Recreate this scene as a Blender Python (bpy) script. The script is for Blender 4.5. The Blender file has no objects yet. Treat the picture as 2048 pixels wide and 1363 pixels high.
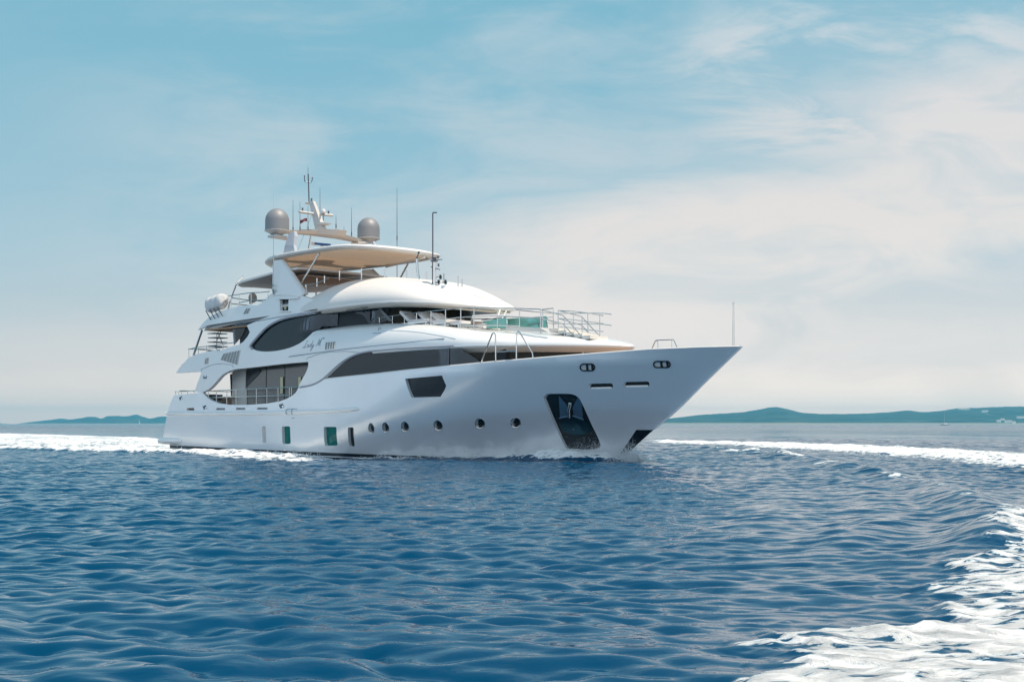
import bpy, math, random
import numpy as np
from mathutils import Vector, geometry
random.seed(7); rng = np.random.default_rng(11)
sc = bpy.context.scene; C = sc.collection
R = math.radians
# ------------------------------------------------------------------ camera
F = 2560.0; CH = 1.45; PITCH = math.atan(166.5 / F)          # focal length in photo pixels, eye height, tilt
cam = bpy.data.objects.new('camera', bpy.data.cameras.new('camera')); C.objects.link(cam); sc.camera = cam
cam.data.sensor_width = 36; cam.data.lens = F / 2048 * 36; cam.data.clip_start = .1; cam.data.clip_end = 60000
cam.location = (0, 0, CH); cam.rotation_euler = (math.pi / 2 + PITCH, 0, 0)
# ------------------------------------------------------------------ sun, sky, exposure
SUN = Vector((.37, -.17, .91)).normalized()
elev = math.asin(SUN.z); az = math.atan2(SUN.x, SUN.y)
sun = bpy.data.objects.new('sun', bpy.data.lights.new('sun', 'SUN')); C.objects.link(sun)
sun.data.energy = 3.0; sun.data.angle = R(.6); sun.data.color = (1, .89, .75)
sun.rotation_euler = SUN.to_track_quat('Z', 'Y').to_euler()
sc.view_settings.view_transform = 'Standard'; sc.view_settings.look = 'None'
sc.view_settings.gamma = 1; sc.view_settings.use_curve_mapping = False; sc.view_settings.exposure = 0.75
sc.render.engine = 'CYCLES'; sc.cycles.volume_bounces = 0; sc.cycles.max_bounces = 8
sc.cycles.sample_clamp_indirect = 6


def lin(r, g, b):
    return tuple((v / 255 / 12.92 if v / 255 < .04045 else ((v / 255 + .055) / 1.055) ** 2.4) for v in (r, g, b)) + (1,)


class NT:
    def __init__(s, nt): s.nt = nt; nt.nodes.clear()
    def n(s, t, _in=None, **k):
        o = s.nt.nodes.new(t)
        for a, v in k.items(): setattr(o, a, v)
        for a, v in (_in or {}).items():
            i = o.inputs[a]
            if isinstance(v, bpy.types.NodeSocket): s.nt.links.new(v, i)
            else: i.default_value = v
        return o
    def math(s, op, a, b=None, c=None, clamp=False):
        o = s.nt.nodes.new('ShaderNodeMath'); o.operation = op; o.use_clamp = clamp
        for i, v in enumerate((a, b, c)):
            if v is None: continue
            if isinstance(v, bpy.types.NodeSocket): s.nt.links.new(v, o.inputs[i])
            else: o.inputs[i].default_value = v
        return o.outputs[0]
    def ramp(s, fac, pts, interp='LINEAR'):
        o = s.nt.nodes.new('ShaderNodeValToRGB'); s.nt.links.new(fac, o.inputs[0]); cr = o.color_ramp; cr.interpolation = interp
        while len(cr.elements) < len(pts): cr.elements.new(.5)
        for e, (p, c) in zip(cr.elements, pts): e.position = p; e.color = c if len(c) == 4 else tuple(c) + (1,)
        return o.outputs[0]
    def mixc(s, f, a, b, bt='MIX'):
        o = s.nt.nodes.new('ShaderNodeMix'); o.data_type = 'RGBA'; o.blend_type = bt
        for nm, v in ((0, f), (6, a), (7, b)):
            if isinstance(v, bpy.types.NodeSocket): s.nt.links.new(v, o.inputs[nm])
            else: o.inputs[nm].default_value = v
        return o.outputs[2]
    def maprange(s, v, a, b, c=0., d=1., t='SMOOTHSTEP'):
        o = s.nt.nodes.new('ShaderNodeMapRange'); o.interpolation_type = t; s.nt.links.new(v, o.inputs[0])
        for i, q in enumerate((a, b, c, d)): o.inputs[i + 1].default_value = q
        return o.outputs[0]


w = bpy.data.worlds.new('World'); sc.world = w; w.use_nodes = True; T = NT(w.node_tree)
tc = T.n('ShaderNodeTexCoord'); sep = T.n('ShaderNodeSeparateXYZ', {0: tc.outputs['Generated']})
X, Y, Z = sep.outputs
skyt = T.n('ShaderNodeTexSky'); skyt.sky_type = 'NISHITA'; skyt.sun_disc = False
skyt.sun_elevation = elev; skyt.sun_rotation = az; skyt.air_density = 1.2; skyt.dust_density = 2.0; skyt.ozone_density = 1.5
nish = T.mixc(1, skyt.outputs[0], (.085, .085, .085, 1), 'MULTIPLY')
grad = T.ramp(Z, [(0, (1.5, 1.08, .86, 1)), (.008, (1.45, 1.08, .86, 1)), (.02, (1.12, .93, .81, 1)), (.045, (.84, .79, .76, 1)), (.085, lin(200, 213, 219)),
                  (.13, lin(176, 206, 219)), (.18, lin(156, 199, 216)), (.25, lin(140, 193, 213)), (.33, lin(126, 187, 209)), (.6, lin(84, 146, 182)), (1, lin(66, 128, 170))])
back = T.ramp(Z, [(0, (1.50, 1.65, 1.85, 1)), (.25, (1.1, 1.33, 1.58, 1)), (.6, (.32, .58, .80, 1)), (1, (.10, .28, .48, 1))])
grad = T.mixc(T.maprange(T.math('ADD', Y, T.math('MULTIPLY', X, .35)), .15, -.55, 0., 1.), grad, back)     # unseen sky behind and to the left, brightened to light the shaded hull
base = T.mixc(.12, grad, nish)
# thin cloud veils, laid out on a flat layer high overhead
zz = T.math('MAXIMUM', Z, .02)
zc = T.math('ADD', zz, .10)
cu = T.math('DIVIDE', X, zc); cv = T.math('DIVIDE', Y, zc)
vec = T.n('ShaderNodeCombineXYZ', {0: cu, 1: cv, 2: 0.0})
mp = T.n('ShaderNodeMapping', {0: vec.outputs[0], 'Rotation': (0, 0, R(28)), 'Scale': (.42, .9, 1), 'Location': (.6, .4, 0)})
n1 = T.n('ShaderNodeTexNoise', {'Vector': mp.outputs[0], 'Scale': .9, 'Detail': 9.0, 'Roughness': .56, 'Distortion': .35})
mp2 = T.n('ShaderNodeMapping', {0: vec.outputs[0], 'Rotation': (0, 0, R(20)), 'Scale': (.8, 2.4, 1)})
n2 = T.n('ShaderNodeTexNoise', {'Vector': mp2.outputs[0], 'Scale': 1.3, 'Detail': 8.0, 'Roughness': .6, 'Distortion': .5})
# a broad veil leaning up to the right (towards the sun), a clear gap under it, a few wisps above
Yp = T.math('MAXIMUM', Y, .15); U = T.math('DIVIDE', X, Yp); Vv = T.math('DIVIDE', Z, Yp)
uv = T.n('ShaderNodeCombineXYZ', {0: U, 1: Vv, 2: 0.0}).outputs[0]
ma = T.n('ShaderNodeMapping', {0: uv, 'Rotation': (0, 0, R(-17)), 'Scale': (2.2, 6.5, 1), 'Location': (1.3, .2, 0)}).outputs[0]
na = T.n('ShaderNodeTexNoise', {'Vector': ma, 'Scale': 1.6, 'Detail': 9.0, 'Roughness': .56, 'Distortion': .5}).outputs[0]
mb_ = T.n('ShaderNodeMapping', {0: uv, 'Rotation': (0, 0, R(-22)), 'Scale': (5, 16, 1), 'Location': (.3, 1.2, 0)}).outputs[0]
nb = T.n('ShaderNodeTexNoise', {'Vector': mb_, 'Scale': 1.4, 'Detail': 8.0, 'Roughness': .62, 'Distortion': .7}).outputs[0]
nn_ = T.math('ADD', T.math('MULTIPLY', T.math('SUBTRACT', na, .5), .24), T.math('MULTIPLY', T.math('SUBTRACT', nb, .5), .13))
edge = T.math('ADD', T.math('SUBTRACT', Vv, T.math('MULTIPLY', U, .34)), nn_)
m1 = T.maprange(edge, .215, .11)
m1 = T.math('MULTIPLY', m1, T.maprange(U, -.32, .02, .25, 1.))
gd = T.math('ADD', T.math('POWER', T.math('DIVIDE', T.math('SUBTRACT', U, .40), .20), 2.), T.math('POWER', T.math('DIVIDE', T.math('SUBTRACT', T.math('SUBTRACT', Vv, .098), T.math('MULTIPLY', T.math('SUBTRACT', U, .4), .10)), .042), 2.))
gd = T.math('ADD', gd, T.math('MULTIPLY', nn_, 12.))
m1 = T.math('MULTIPLY', m1, T.maprange(gd, .2, 1.7, .55, 1.))
m1 = T.math('MULTIPLY', m1, T.maprange(nb, .3, .6, .62, 1.))
m1 = T.math('MAXIMUM', m1, T.math('MULTIPLY', T.maprange(T.math('ADD', T.math('MULTIPLY', na, .6), T.math('MULTIPLY', nb, .4)), .37, .64, 0., .44), T.maprange(U, -.42, -.15, .15, 1.)))
wd_ = T.math('ADD', T.math('POWER', T.math('DIVIDE', T.math('SUBTRACT', U, .29), .21), 2.), T.math('POWER', T.math('DIVIDE', T.math('SUBTRACT', Vv, .275), .095), 2.))
m2 = T.math('MULTIPLY', T.maprange(wd_, 1.3, .1), T.maprange(T.math('ADD', T.math('MULTIPLY', na, .5), T.math('MULTIPLY', nb, .5)), .43, .60, .18, .92))
mask = T.math('MAXIMUM', m1, m2)
mask = T.math('MULTIPLY', mask, T.maprange(Y, .1, .45, .35, 1.))
ccol = T.ramp(Z, [(0, (1.9, 1.3, 1.0, 1)), (.008, (1.85, 1.3, 1.0, 1)), (.02, (1.4, 1.12, .93, 1)), (.05, (.98, .88, .82, 1)), (.15, lin(241, 231, 225)), (.24, lin(231, 225, 223)), (.34, lin(218, 223, 227)), (1, lin(215, 218, 222))])
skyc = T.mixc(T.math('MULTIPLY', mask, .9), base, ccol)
# below the horizon: what the far sea sends back
below = T.maprange(Z, -.02, -.0005)
skyc = T.mixc(below, lin(120, 150, 170), skyc)
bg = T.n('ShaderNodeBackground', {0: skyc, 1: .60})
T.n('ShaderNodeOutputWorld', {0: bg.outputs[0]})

# ------------------------------------------------------------------ yacht placement (x forward, s starboard, z up)
FW = np.array([math.sin(R(45)), -math.cos(R(45)), 0]); ST = np.array([-math.cos(R(45)), -math.sin(R(45)), 0])
ORG = np.array([-15.753, 69.986, 0.]); EYE = np.array([0, 0, CH])


def ray(px, py):
    a, c = (px - 1024) / F, -(py - 681.5) / F; cp, sp = math.cos(PITCH), math.sin(PITCH)
    return np.array([a, cp - sp * c, sp + cp * c])


def onY(px, py, s):
    r = ray(px, py); t = (s - (EYE - ORG) @ ST) / (r @ ST); p = EYE + t * r - ORG
    return float(p @ FW), float(p[2])


def onS(px, py, surf, lo=-.6, hi=4.6):
    for _ in range(40):
        m_ = (lo + hi) / 2; x, z = onY(px, py, m_)
        if surf(x, z) > m_: lo = m_
        else: hi = m_
    return onY(px, py, (lo + hi) / 2)


def onZ(px, py, z):
    r = ray(px, py); t = (z - CH) / r[2]; p = EYE + t * r - ORG
    return float(p @ FW), float(p @ ST)


def water(px, py, z=0):
    r = ray(px, py); t = (z - CH) / r[2]; p = EYE + t * r
    return p[0], p[1]


def smooth(a, b, x):
    t = min(1, max(0, (x - a) / (b - a))); return t * t * (3 - 2 * t)


class Curve:
    """monotone cubic through points"""
    def __init__(s, pts):
        s.x = [p[0] for p in pts]; s.y = [p[1] for p in pts]; n = len(pts)
        d = [(s.y[i + 1] - s.y[i]) / (s.x[i + 1] - s.x[i]) for i in range(n - 1)]; s.m = [d[0]]
        for i in range(1, n - 1):
            s.m.append(0 if d[i - 1] * d[i] <= 0 else 2 * d[i - 1] * d[i] / (d[i - 1] + d[i]))
        s.m.append(d[-1])
    def __call__(s, v):
        x = s.x
        if v <= x[0]: return s.y[0]
        if v >= x[-1]: return s.y[-1]
        i = max(k for k in range(len(x) - 1) if x[k] <= v); h = x[i + 1] - x[i]; t = (v - x[i]) / h
        return ((2 * t ** 3 - 3 * t * t + 1) * s.y[i] + (t ** 3 - 2 * t * t + t) * h * s.m[i] + (-2 * t ** 3 + 3 * t * t) * s.y[i + 1] + (t ** 3 - t * t) * h * s.m[i + 1])


# hull form
_xs = Curve([(-1, 27.0), (0, 28.2), (1.2, 29.85), (1.9, 30.93), (3.15, 32.55), (4.3, 34.08)])
_B = Curve([(-1, 2.9), (0, 3.32), (1, 3.44), (2, 3.5), (4.5, 3.5)])
_Lr = Curve([(-1, 18), (0, 17), (2, 14.5), (4.3, 13)])
_a = Curve([(-1, 1.5), (0, 1.55), (2, 1.9), (4.3, 2.3)])
_zk = Curve([(13, 3.22), (18, 3.36), (24, 3.62), (29, 3.78), (34, 3.95)])


def hull(x, z):
    zk = _zk(x)
    if z > zk: z = zk + (z - zk) * (.25 + .75 * smooth(29, 33, x)) if x > 12 else z
    t = (_xs(z) - x) / _Lr(z)
    if t <= 0: return -.3 * (-t)
    y = _B(z) * (1 - max(0, 1 - t) ** _a(z))
    return y * (1 - .035 * max(0, (6 - x) / 6) ** 2)


_P1 = Curve([(0, 3.5), (18, 3.48), (20, 3.42), (22, 3.3), (23.5, 3.06), (25.2, 2.55), (26.5, 2.05), (27.6, 1.4), (28.4, .75), (28.9, 0)])
_zb = Curve([(12, 4.55), (16.5, 4.6), (22, 4.64), (25, 4.6), (28.9, 4.5)])
_Ht = Curve([(11, 1.15), (12, 1.2), (15, 1.33), (17, 1.27), (20, 1.02), (22.6, .68), (24.7, .56), (26.6, .43), (28, .22), (28.9, .02)])
def _w(x): return min(max(_P1(x), .01), .95 + max(0, x - 22) * .45)


def skin(x, z):
    d = max(0, z - 3.3); a = 3.5 - .03 * d - .022 * d * d; a *= (1 - .02 * max(0, (6 - x) / 6) ** 2)
    b = smooth(11, 15, x)
    if b == 0: return a
    s = (z - _zb(x)) / _Ht(x)
    y1 = _P1(x) if s <= 0 else (_P1(x) - _w(x) * (1 - math.sqrt(max(0, 1 - s * s))) if s < 1 else _P1(x) - _w(x))
    return a * (1 - b) + y1 * b


_P2 = Curve([(9, 3.12), (16, 3.15), (17.5, 3.12), (18.8, 2.9), (19.8, 2.5), (20.6, 1.85), (21.2, 1.1), (21.7, 0)])
_zb2 = Curve([(11, 6.72), (16, 6.8), (17.5, 6.78), (19.8, 6.65), (20.9, 6.54), (21.7, 6.45)])
_H2 = Curve([(10.6, .5), (11.5, 1.05), (12.5, 1.38), (13.5, 1.47), (15, 1.42), (17, 1.20), (18.2, 1.04), (19, .82), (19.8, .52), (20.6, .28), (21.2, .12), (21.7, .02)])
def _w2(x): return min(max(_P2(x), .01), 2.5)


# ------------------------------------------------------------------ materials
def mat(name, col, rough=.4, metal=0., coat=0., bump=0., bscale=30., spec=.5, var=0.):
    m_ = bpy.data.materials.new(name); m_.use_nodes = True; t = NT(m_.node_tree)
    b = t.n('ShaderNodeBsdfPrincipled', {'Base Color': tuple(col)[:3] + (1,), 'Roughness': rough, 'Metallic': metal, 'Coat Weight': coat,
                                          'Specular IOR Level': spec, 'Coat Roughness': .04})
    co = t.n('ShaderNodeTexCoord')
    if var:
        nz = t.n('ShaderNodeTexNoise', {'Vector': co.outputs['Object'], 'Scale': bscale * .15, 'Detail': 5.0})
        f = t.maprange(nz.outputs[0], .3, .7, 1 - var, 1 + var * .3, 'LINEAR')
        c = t.n('ShaderNodeVectorMath', {0: tuple(col)[:3], 3: f}, operation='SCALE'); t.nt.links.new(c.outputs[0], b.inputs['Base Color'])
    if bump:
        nz = t.n('ShaderNodeTexNoise', {'Vector': co.outputs['Object'], 'Scale': bscale, 'Detail': 3.0})
        bp = t.n('ShaderNodeBump', {'Height': nz.outputs[0], 'Strength': bump, 'Distance': .02}); t.nt.links.new(bp.outputs[0], b.inputs['Normal'])
    t.n('ShaderNodeOutputMaterial', {0: b.outputs[0]}); return m_


M = dict(
    white=mat('gelcoat', (.81, .785, .755), .22, coat=.5, var=.03, bscale=4),
    roof=mat('roof_gelcoat', (.74, .69, .645), .45, var=.03, bscale=4),
    cream=mat('cream_paint', (.74, .68, .60), .4, var=.04),
    soffit=mat('soffit', (.42, .36, .31), .5, var=.06),
    grey=mat('shadow_gap', (.10, .11, .12), .4),
    steel=mat('stainless', (.62, .60, .57), .22, 1.),
    dsteel=mat('dark_metal', (.12, .12, .13), .35, .6),
    chrome=mat('chrome', (.9, .9, .9), .12, 1.),
    polished=mat('polished_plate', (.85, .84, .82), .3, .15),
    black=mat('black', (.010, .012, .016), .25),
    blackmatt=mat('black_matt', (.012, .013, .016), .7),
    boot=mat('antifoul', (.006, .008, .014), .15),
    arch=mat('arch_shaded_cream', (.56, .52, .48), .4),  # cream greyed down, shade of the arch undersides put into the colour
    legshaded=mat('arch_leg_shaded', (.40, .42, .46), .35),  # dark blue-grey of the leg's shaded face, put into the colour
    dome=mat('radome_paint', (.25, .245, .25), .55, .25),
    canvas=mat('canvas_brown', (.78, .56, .40), .8, var=.1),
    cloth=mat('grey_cover', (.62, .61, .60), .85, bump=.5, bscale=5, var=.15),
    cush=mat('cushion', (.74, .68, .64), .8, var=.06, bump=.2),
    teak=mat('teak', (.42, .24, .13), .6, var=.15, bscale=40),
    louver=mat('louver', (.25, .26, .27), .35, .7),
    ink=mat('lettering', (.17, .24, .32), .3, .4),
    blue=mat('scanner_blue', (.005, .08, .32), .35),
    red=mat('flag_red', (.16, .03, .04), .7),
    curtain=mat('curtain', (.60, .46, .36), .8, var=.1),
    yellow=mat('lamp_yellow', (.62, .56, .36), .6),
    walling=mat('salon_wall', (.55, .53, .50), .4),
    greyglass=mat('salon_glass', (.09, .085, .075), .12, spec=.8),
)


def glass_mat(name, tint, f0=1.5, body=(.01, .015, .02), mixf=.5):
    m_ = bpy.data.materials.new(name); m_.use_nodes = True; t = NT(m_.node_tree)
    tr = t.n('ShaderNodeBsdfTransparent', {0: tint + (1,)}); gl = t.n('ShaderNodeBsdfGlossy', {0: (.9, .95, 1, 1), 1: .03})
    df = t.n('ShaderNodeBsdfDiffuse', {0: body + (1,)}); ad = t.n('ShaderNodeMixShader', {0: mixf, 1: tr.outputs[0], 2: df.outputs[0]})
    co = t.n('ShaderNodeTexCoord'); nz = t.n('ShaderNodeTexNoise', {'Vector': co.outputs['Object'], 'Scale': .7, 'Detail': 1.0})
    bp = t.n('ShaderNodeBump', {'Height': nz.outputs[0], 'Strength': .12, 'Distance': .05})
    t.nt.links.new(bp.outputs[0], gl.inputs['Normal'])
    fr = t.n('ShaderNodeFresnel', {0: f0})
    mx = t.n('ShaderNodeMixShader', {0: fr.outputs[0], 1: ad.outputs[0], 2: gl.outputs[0]})
    t.n('ShaderNodeOutputMaterial', {0: mx.outputs[0]}); return m_


M['glass'] = glass_mat('tinted_glass', (.40, .43, .46), 1.42, (.012, .02, .028), .2)
M['brownglass'] = glass_mat('brown_glass', (.12, .09, .06), 1.22, (.075, .052, .03))
M['teal'] = glass_mat('teal_glass', (.50, .93, .88), 1.45, (.30, .75, .66))
M['green'] = glass_mat('green_glass', (.01, .12, .11), 1.35, (.0, .16, .14), .75)


def awning_mat():
    m_ = bpy.data.materials.new('awning_canvas'); m_.use_nodes = True; t = NT(m_.node_tree); co = t.n('ShaderNodeTexCoord')
    w_ = t.n('ShaderNodeTexWave', {'Vector': co.outputs['Object'], 'Scale': .55, 'Distortion': .6}); c = t.ramp(w_.outputs[1], [(.0, (.62, .46, .33)), (.5, (.70, .52, .38)), (1, (.67, .50, .36))])
    d = t.n('ShaderNodeBsdfDiffuse', {0: c}); tl = t.n('ShaderNodeBsdfTranslucent', {0: c}); mx = t.n('ShaderNodeMixShader', {0: .20, 1: d.outputs[0], 2: tl.outputs[0]})
    t.n('ShaderNodeOutputMaterial', {0: mx.outputs[0]}); return m_


M['awning'] = awning_mat()


def hull_mat():
    m_ = bpy.data.materials.new('hull_paint'); m_.use_nodes = True; t = NT(m_.node_tree); co = t.n('ShaderNodeTexCoord')
    z = t.n('ShaderNodeSeparateXYZ', {0: co.outputs['Object']})
    x_, zz_ = z.outputs[0], z.outputs[2]
    line = t.math('SUBTRACT', .36, t.math('MULTIPLY', x_, .0135))          # boot top falls slightly forward
    d = t.math('SUBTRACT', zz_, line)
    blk = t.math('LESS_THAN', d, 0.)
    strp = t.math('MULTIPLY', t.math('LESS_THAN', d, -.15), t.math('GREATER_THAN', d, -.20))
    nz = t.n('ShaderNodeTexNoise', {'Vector': co.outputs['Object'], 'Scale': .5, 'Detail': 4.0})
    wv = t.ramp(nz.outputs[0], [(.3, (.76, .77, .78)), (.7, (.82, .825, .83))])
    blk = t.math('MULTIPLY', blk, t.math('SUBTRACT', 1., strp))
    c = t.mixc(blk, wv, (.006, .008, .014, 1)); met = t.math('MULTIPLY', t.math('SUBTRACT', 1., blk), .38)
    mpz = t.n('ShaderNodeMapping', {0: co.outputs['Object'], 'Scale': (.25, .25, 1.2)})
    nb = t.n('ShaderNodeTexNoise', {'Vector': mpz.outputs[0], 'Scale': 1.2, 'Detail': 2.0})
    bp = t.n('ShaderNodeBump', {'Height': nb.outputs[0], 'Strength': .06, 'Distance': .1})
    b = t.n('ShaderNodeBsdfPrincipled', {'Base Color': c, 'Roughness': .28, 'Metallic': met, 'Coat Weight': .6, 'Coat Roughness': .06, 'Normal': bp.outputs[0]})
    t.n('ShaderNodeOutputMaterial', {0: b.outputs[0]}); return m_


M['hull'] = hull_mat()


# ------------------------------------------------------------------ mesh helpers
def link(name, me, parent=None):
    o = bpy.data.objects.new(name, me); C.objects.link(o)
    if parent is not None: o.parent = parent
    return o


def mk(name, V, Fc, m_, parent=None, smooth_=False, normals=None):
    me = bpy.data.meshes.new(name); me.from_pydata([tuple(map(float, v)) for v in V], [], [tuple(f) for f in Fc]); me.materials.append(m_)
    if smooth_ or normals is not None: me.polygons.foreach_set('use_smooth', [True] * len(me.polygons))
    if normals is not None:
        ns = []
        for p in me.polygons:
            for v in p.vertices:
                n_ = normals.get(v)
                if n_ is None or Vector(n_).dot(p.normal) < .75: n_ = p.normal
                ns.append(Vector(n_).normalized())
        me.normals_split_custom_set(ns)
    me.update(); return link(name, me, parent)


def thing(name, label, cat, loc=(0, 0, 0), rz=0., group=None, mesh=None):
    o = mesh if mesh is not None else bpy.data.objects.new(name, None)
    if mesh is None: C.objects.link(o); o.location = loc; o.rotation_euler = (0, 0, rz)
    o['label'] = label; o['category'] = cat
    if group: o['group'] = group
    return o


class MB:
    def __init__(s): s.v = []; s.f = []
    def add(s, V, Fc):
        k = len(s.v); s.v += [tuple(map(float, v)) for v in V]; s.f += [tuple(i + k for i in f) for f in Fc]; return s
    def box(s, a, b, taper=1.):
        (x0, y0, z0), (x1, y1, z1) = a, b; cx, cy = (x0 + x1) / 2, (y0 + y1) / 2
        V = [(x0, y0, z0), (x1, y0, z0), (x1, y1, z0), (x0, y1, z0)]
        V += [(cx + (x - cx) * taper, cy + (y - cy) * taper, z1) for x, y, _ in V]
        return s.add(V, [(3, 2, 1, 0), (4, 5, 6, 7), (0, 1, 5, 4), (1, 2, 6, 5), (2, 3, 7, 6), (3, 0, 4, 7)])
    def tube(s, P, r, n=8, r2=None):
        P = [Vector(p) for p in P]; rings = []; V = []; Fc = []
        for i, p in enumerate(P):
            d = (P[min(i + 1, len(P) - 1)] - P[max(i - 1, 0)]).normalized()
            a = d.cross(Vector((0, 0, 1)) if abs(d.z) < .9 else Vector((1, 0, 0))).normalized(); b = d.cross(a)
            rr = r if r2 is None else r + (r2 - r) * i / (len(P) - 1)
            V += [tuple(p + (a * math.cos(6.2832 * k / n) + b * math.sin(6.2832 * k / n)) * rr) for k in range(n)]
        for i in range(len(P) - 1):
            for k in range(n): Fc.append((i * n + k, i * n + (k + 1) % n, (i + 1) * n + (k + 1) % n, (i + 1) * n + k))
        Fc.append(tuple(range(n))[::-1]); Fc.append(tuple(range((len(P) - 1) * n, len(P) * n)))
        return s.add(V, Fc)
    def lathe(s, c, prof, n=24, axis='z'):
        V = []; Fc = []
        for r, h in prof:
            for k in range(n):
                a = 6.2832 * k / n; p = (r * math.cos(a), r * math.sin(a), h)
                if axis == 'x': p = (h, r * math.cos(a), r * math.sin(a))
                if axis == 'y': p = (r * math.cos(a), h, r * math.sin(a))
                V.append((c[0] + p[0], c[1] + p[1], c[2] + p[2]))
        for i in range(len(prof) - 1):
            for k in range(n): Fc.append((i * n + k, i * n + (k + 1) % n, (i + 1) * n + (k + 1) % n, (i + 1) * n + k))
        Fc.append(tuple(range(n))[::-1]); Fc.append(tuple(range((len(prof) - 1) * n, len(prof) * n)))
        return s.add(V, Fc)
    def prism(s, P, q):           # P: polygon 3D, q: offset vector
        n = len(P); V = list(P) + [tuple(p[i] + q[i] for i in range(3)) for p in P]
        return s.add(V, [tuple(range(n))[::-1], tuple(range(n, 2 * n))] + [(i, (i + 1) % n, n + (i + 1) % n, n + i) for i in range(n)])
    def build(s, name, m_, parent=None, smooth_=False):
        o = mk(name, s.v, s.f, m_, parent)
        if smooth_:
            o.data.polygons.foreach_set('use_smooth', [True] * len(o.data.polygons))
            try: o.data.set_sharp_from_angle(angle=R(35))
            except Exception: pass
        return o


def inside(P, poly):
    x, y = P; c = False; n = len(poly); j = n - 1
    for i in range(n):
        xi, yi = poly[i]; xj, yj = poly[j]
        if (yi > y) != (yj > y) and x < (xj - xi) * (y - yi) / (yj - yi) + xi: c = not c
        j = i
    return c


def densify(poly, step):
    out = []
    for i, a in enumerate(poly):
        b = poly[(i + 1) % len(poly)]; d = math.hypot(b[0] - a[0], b[1] - a[1]); k = max(1, int(d / step))
        out += [(a[0] + (b[0] - a[0]) * j / k, a[1] + (b[1] - a[1]) * j / k) for j in range(k)]
    return out


def catmull(P, k=6, closed=False):
    out = []; n = len(P)
    for i in range(n if closed else n - 1):
        p = [P[(i + j) % n] if closed else P[min(max(i + j, 0), n - 1)] for j in (-1, 0, 1, 2)]
        for q in range(k):
            t = q / k
            out.append(tuple(.5 * (2 * p[1][d] + (p[2][d] - p[0][d]) * t + (2 * p[0][d] - 5 * p[1][d] + 4 * p[2][d] - p[3][d]) * t * t + (3 * p[1][d] - p[0][d] - 3 * p[2][d] + p[3][d]) * t ** 3) for d in range(len(P[0]))))
    if not closed: out.append(tuple(P[-1]))
    return out


def panel(name, outer, holes, surf, th, m_, parent, step=.22, bstep=.12, off=0., both=True, side=1, back=True):
    """A shell cut to an outline in (x, z), lying on the surface half-breadth = surf(x, z)."""
    polys = [densify(outer, bstep)] + [densify(h, bstep) for h in holes]
    pts = []; edges = []
    for p in polys:
        k = len(pts); pts += p; edges += [(k + i, k + (i + 1) % len(p)) for i in range(len(p))]
    nb = len(pts); xs = [p[0] for p in outer]; zs = [p[1] for p in outer]
    bp = np.array(pts)
    x = min(xs)
    while x < max(xs):
        z = min(zs)
        while z < max(zs):
            q = (x + .017, z + .013)
            if inside(q, polys[0]) and not any(inside(q, h) for h in polys[1:]) and ((bp - q) ** 2).sum(1).min() > (step * .4) ** 2: pts.append(q)
            z += step
        x += step
    v, e, f, _, _, _ = geometry.delaunay_2d_cdt([Vector(p) for p in pts], edges, [], 0, 1e-6)
    F2 = []
    for t in f:
        c = (sum(v[i][0] for i in t) / 3, sum(v[i][1] for i in t) / 3)
        if inside(c, polys[0]) and not any(inside(c, h) for h in polys[1:]): F2.append(tuple(t))
    n = len(v); V = []; N = {}
    for i, p in enumerate(v):
        x, z = p; y = surf(x, z) + off; e_ = .02
        gx = (surf(x + e_, z) - surf(x - e_, z)) / (2 * e_); gz = (surf(x, z + e_) - surf(x, z - e_)) / (2 * e_)
        gz = max(-6, min(6, gz)); gx = max(-6, min(6, gx))
        V.append((x, -y, z)); N[i] = (-gx, -1, -gz)
    cnt = {}
    for t in F2:
        for a, b in ((t[0], t[1]), (t[1], t[2]), (t[2], t[0])): cnt[(a, b)] = cnt.get((a, b), 0) + 1
    rim = [(a, b) for a, b in cnt if (b, a) not in cnt]
    Vs = [(p[0], p[1], p[2]) for p in V]
    if th:
        Vs += [(p[0], min(p[1] + th, -.01) if p[1] < -.01 else p[1] + .01, p[2]) for p in V]
    # winding: want outer normal towards -y ; (x,z) ccw seen -> normal of (x,-y,z) ccw is -y
    Fs = list(F2)
    if th:
        if back: Fs += [(c + n, b + n, a + n) for a, b, c in F2]
        Fs += [(b, a, a + n, b + n) for a, b in rim]
    res = []
    for sgn in ((1, -1) if both else (side,)):
        if sgn == 1: res.append(mk(name, Vs, Fs, m_, parent, normals=N))
        else:
            res.append(mk(name, [(a, -b, c) for a, b, c in Vs], [f_[::-1] for f_ in Fs], m_, parent, normals={k: (q[0], -q[1], q[2]) for k, q in N.items()}))
    return res


def px(P, surf): return [onS(a, b, surf) for a, b in P]
def pxY(P, s): return [onY(a, b, s) for a, b in P]
def ell(cx, cy, rx, ry, tilt=0, n=20):
    ct, st_ = math.cos(tilt), math.sin(tilt)
    return [(cx + rx * math.cos(6.2832 * k / n) * ct - ry * math.sin(6.2832 * k / n) * st_, cy + rx * math.cos(6.2832 * k / n) * st_ + ry * math.sin(6.2832 * k / n) * ct) for k in range(n)]
def rrect(x0, y0, x1, y1, r, n=4, sh=0.):
    out = []
    for cx, cy, a0 in ((x1 - r, y0 + r, -90), (x1 - r, y1 - r, 0), (x0 + r, y1 - r, 90), (x0 + r, y0 + r, 180)):
        for k in range(n + 1):
            a = R(a0 + 90 * k / n); q = (cx + r * math.cos(a), cy + r * math.sin(a)); out.append((q[0] + sh * (q[1] - y0), q[1]))
    return out
def P3(px_, py_, s): x, z = onY(px_, py_, s); return (x, -s, z)
def tubes(name, lines, r, m_, parent, n=7):
    b = MB()
    for l in lines: b.tube(l, r, n)
    return b.build(name, m_, parent, True)


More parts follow.
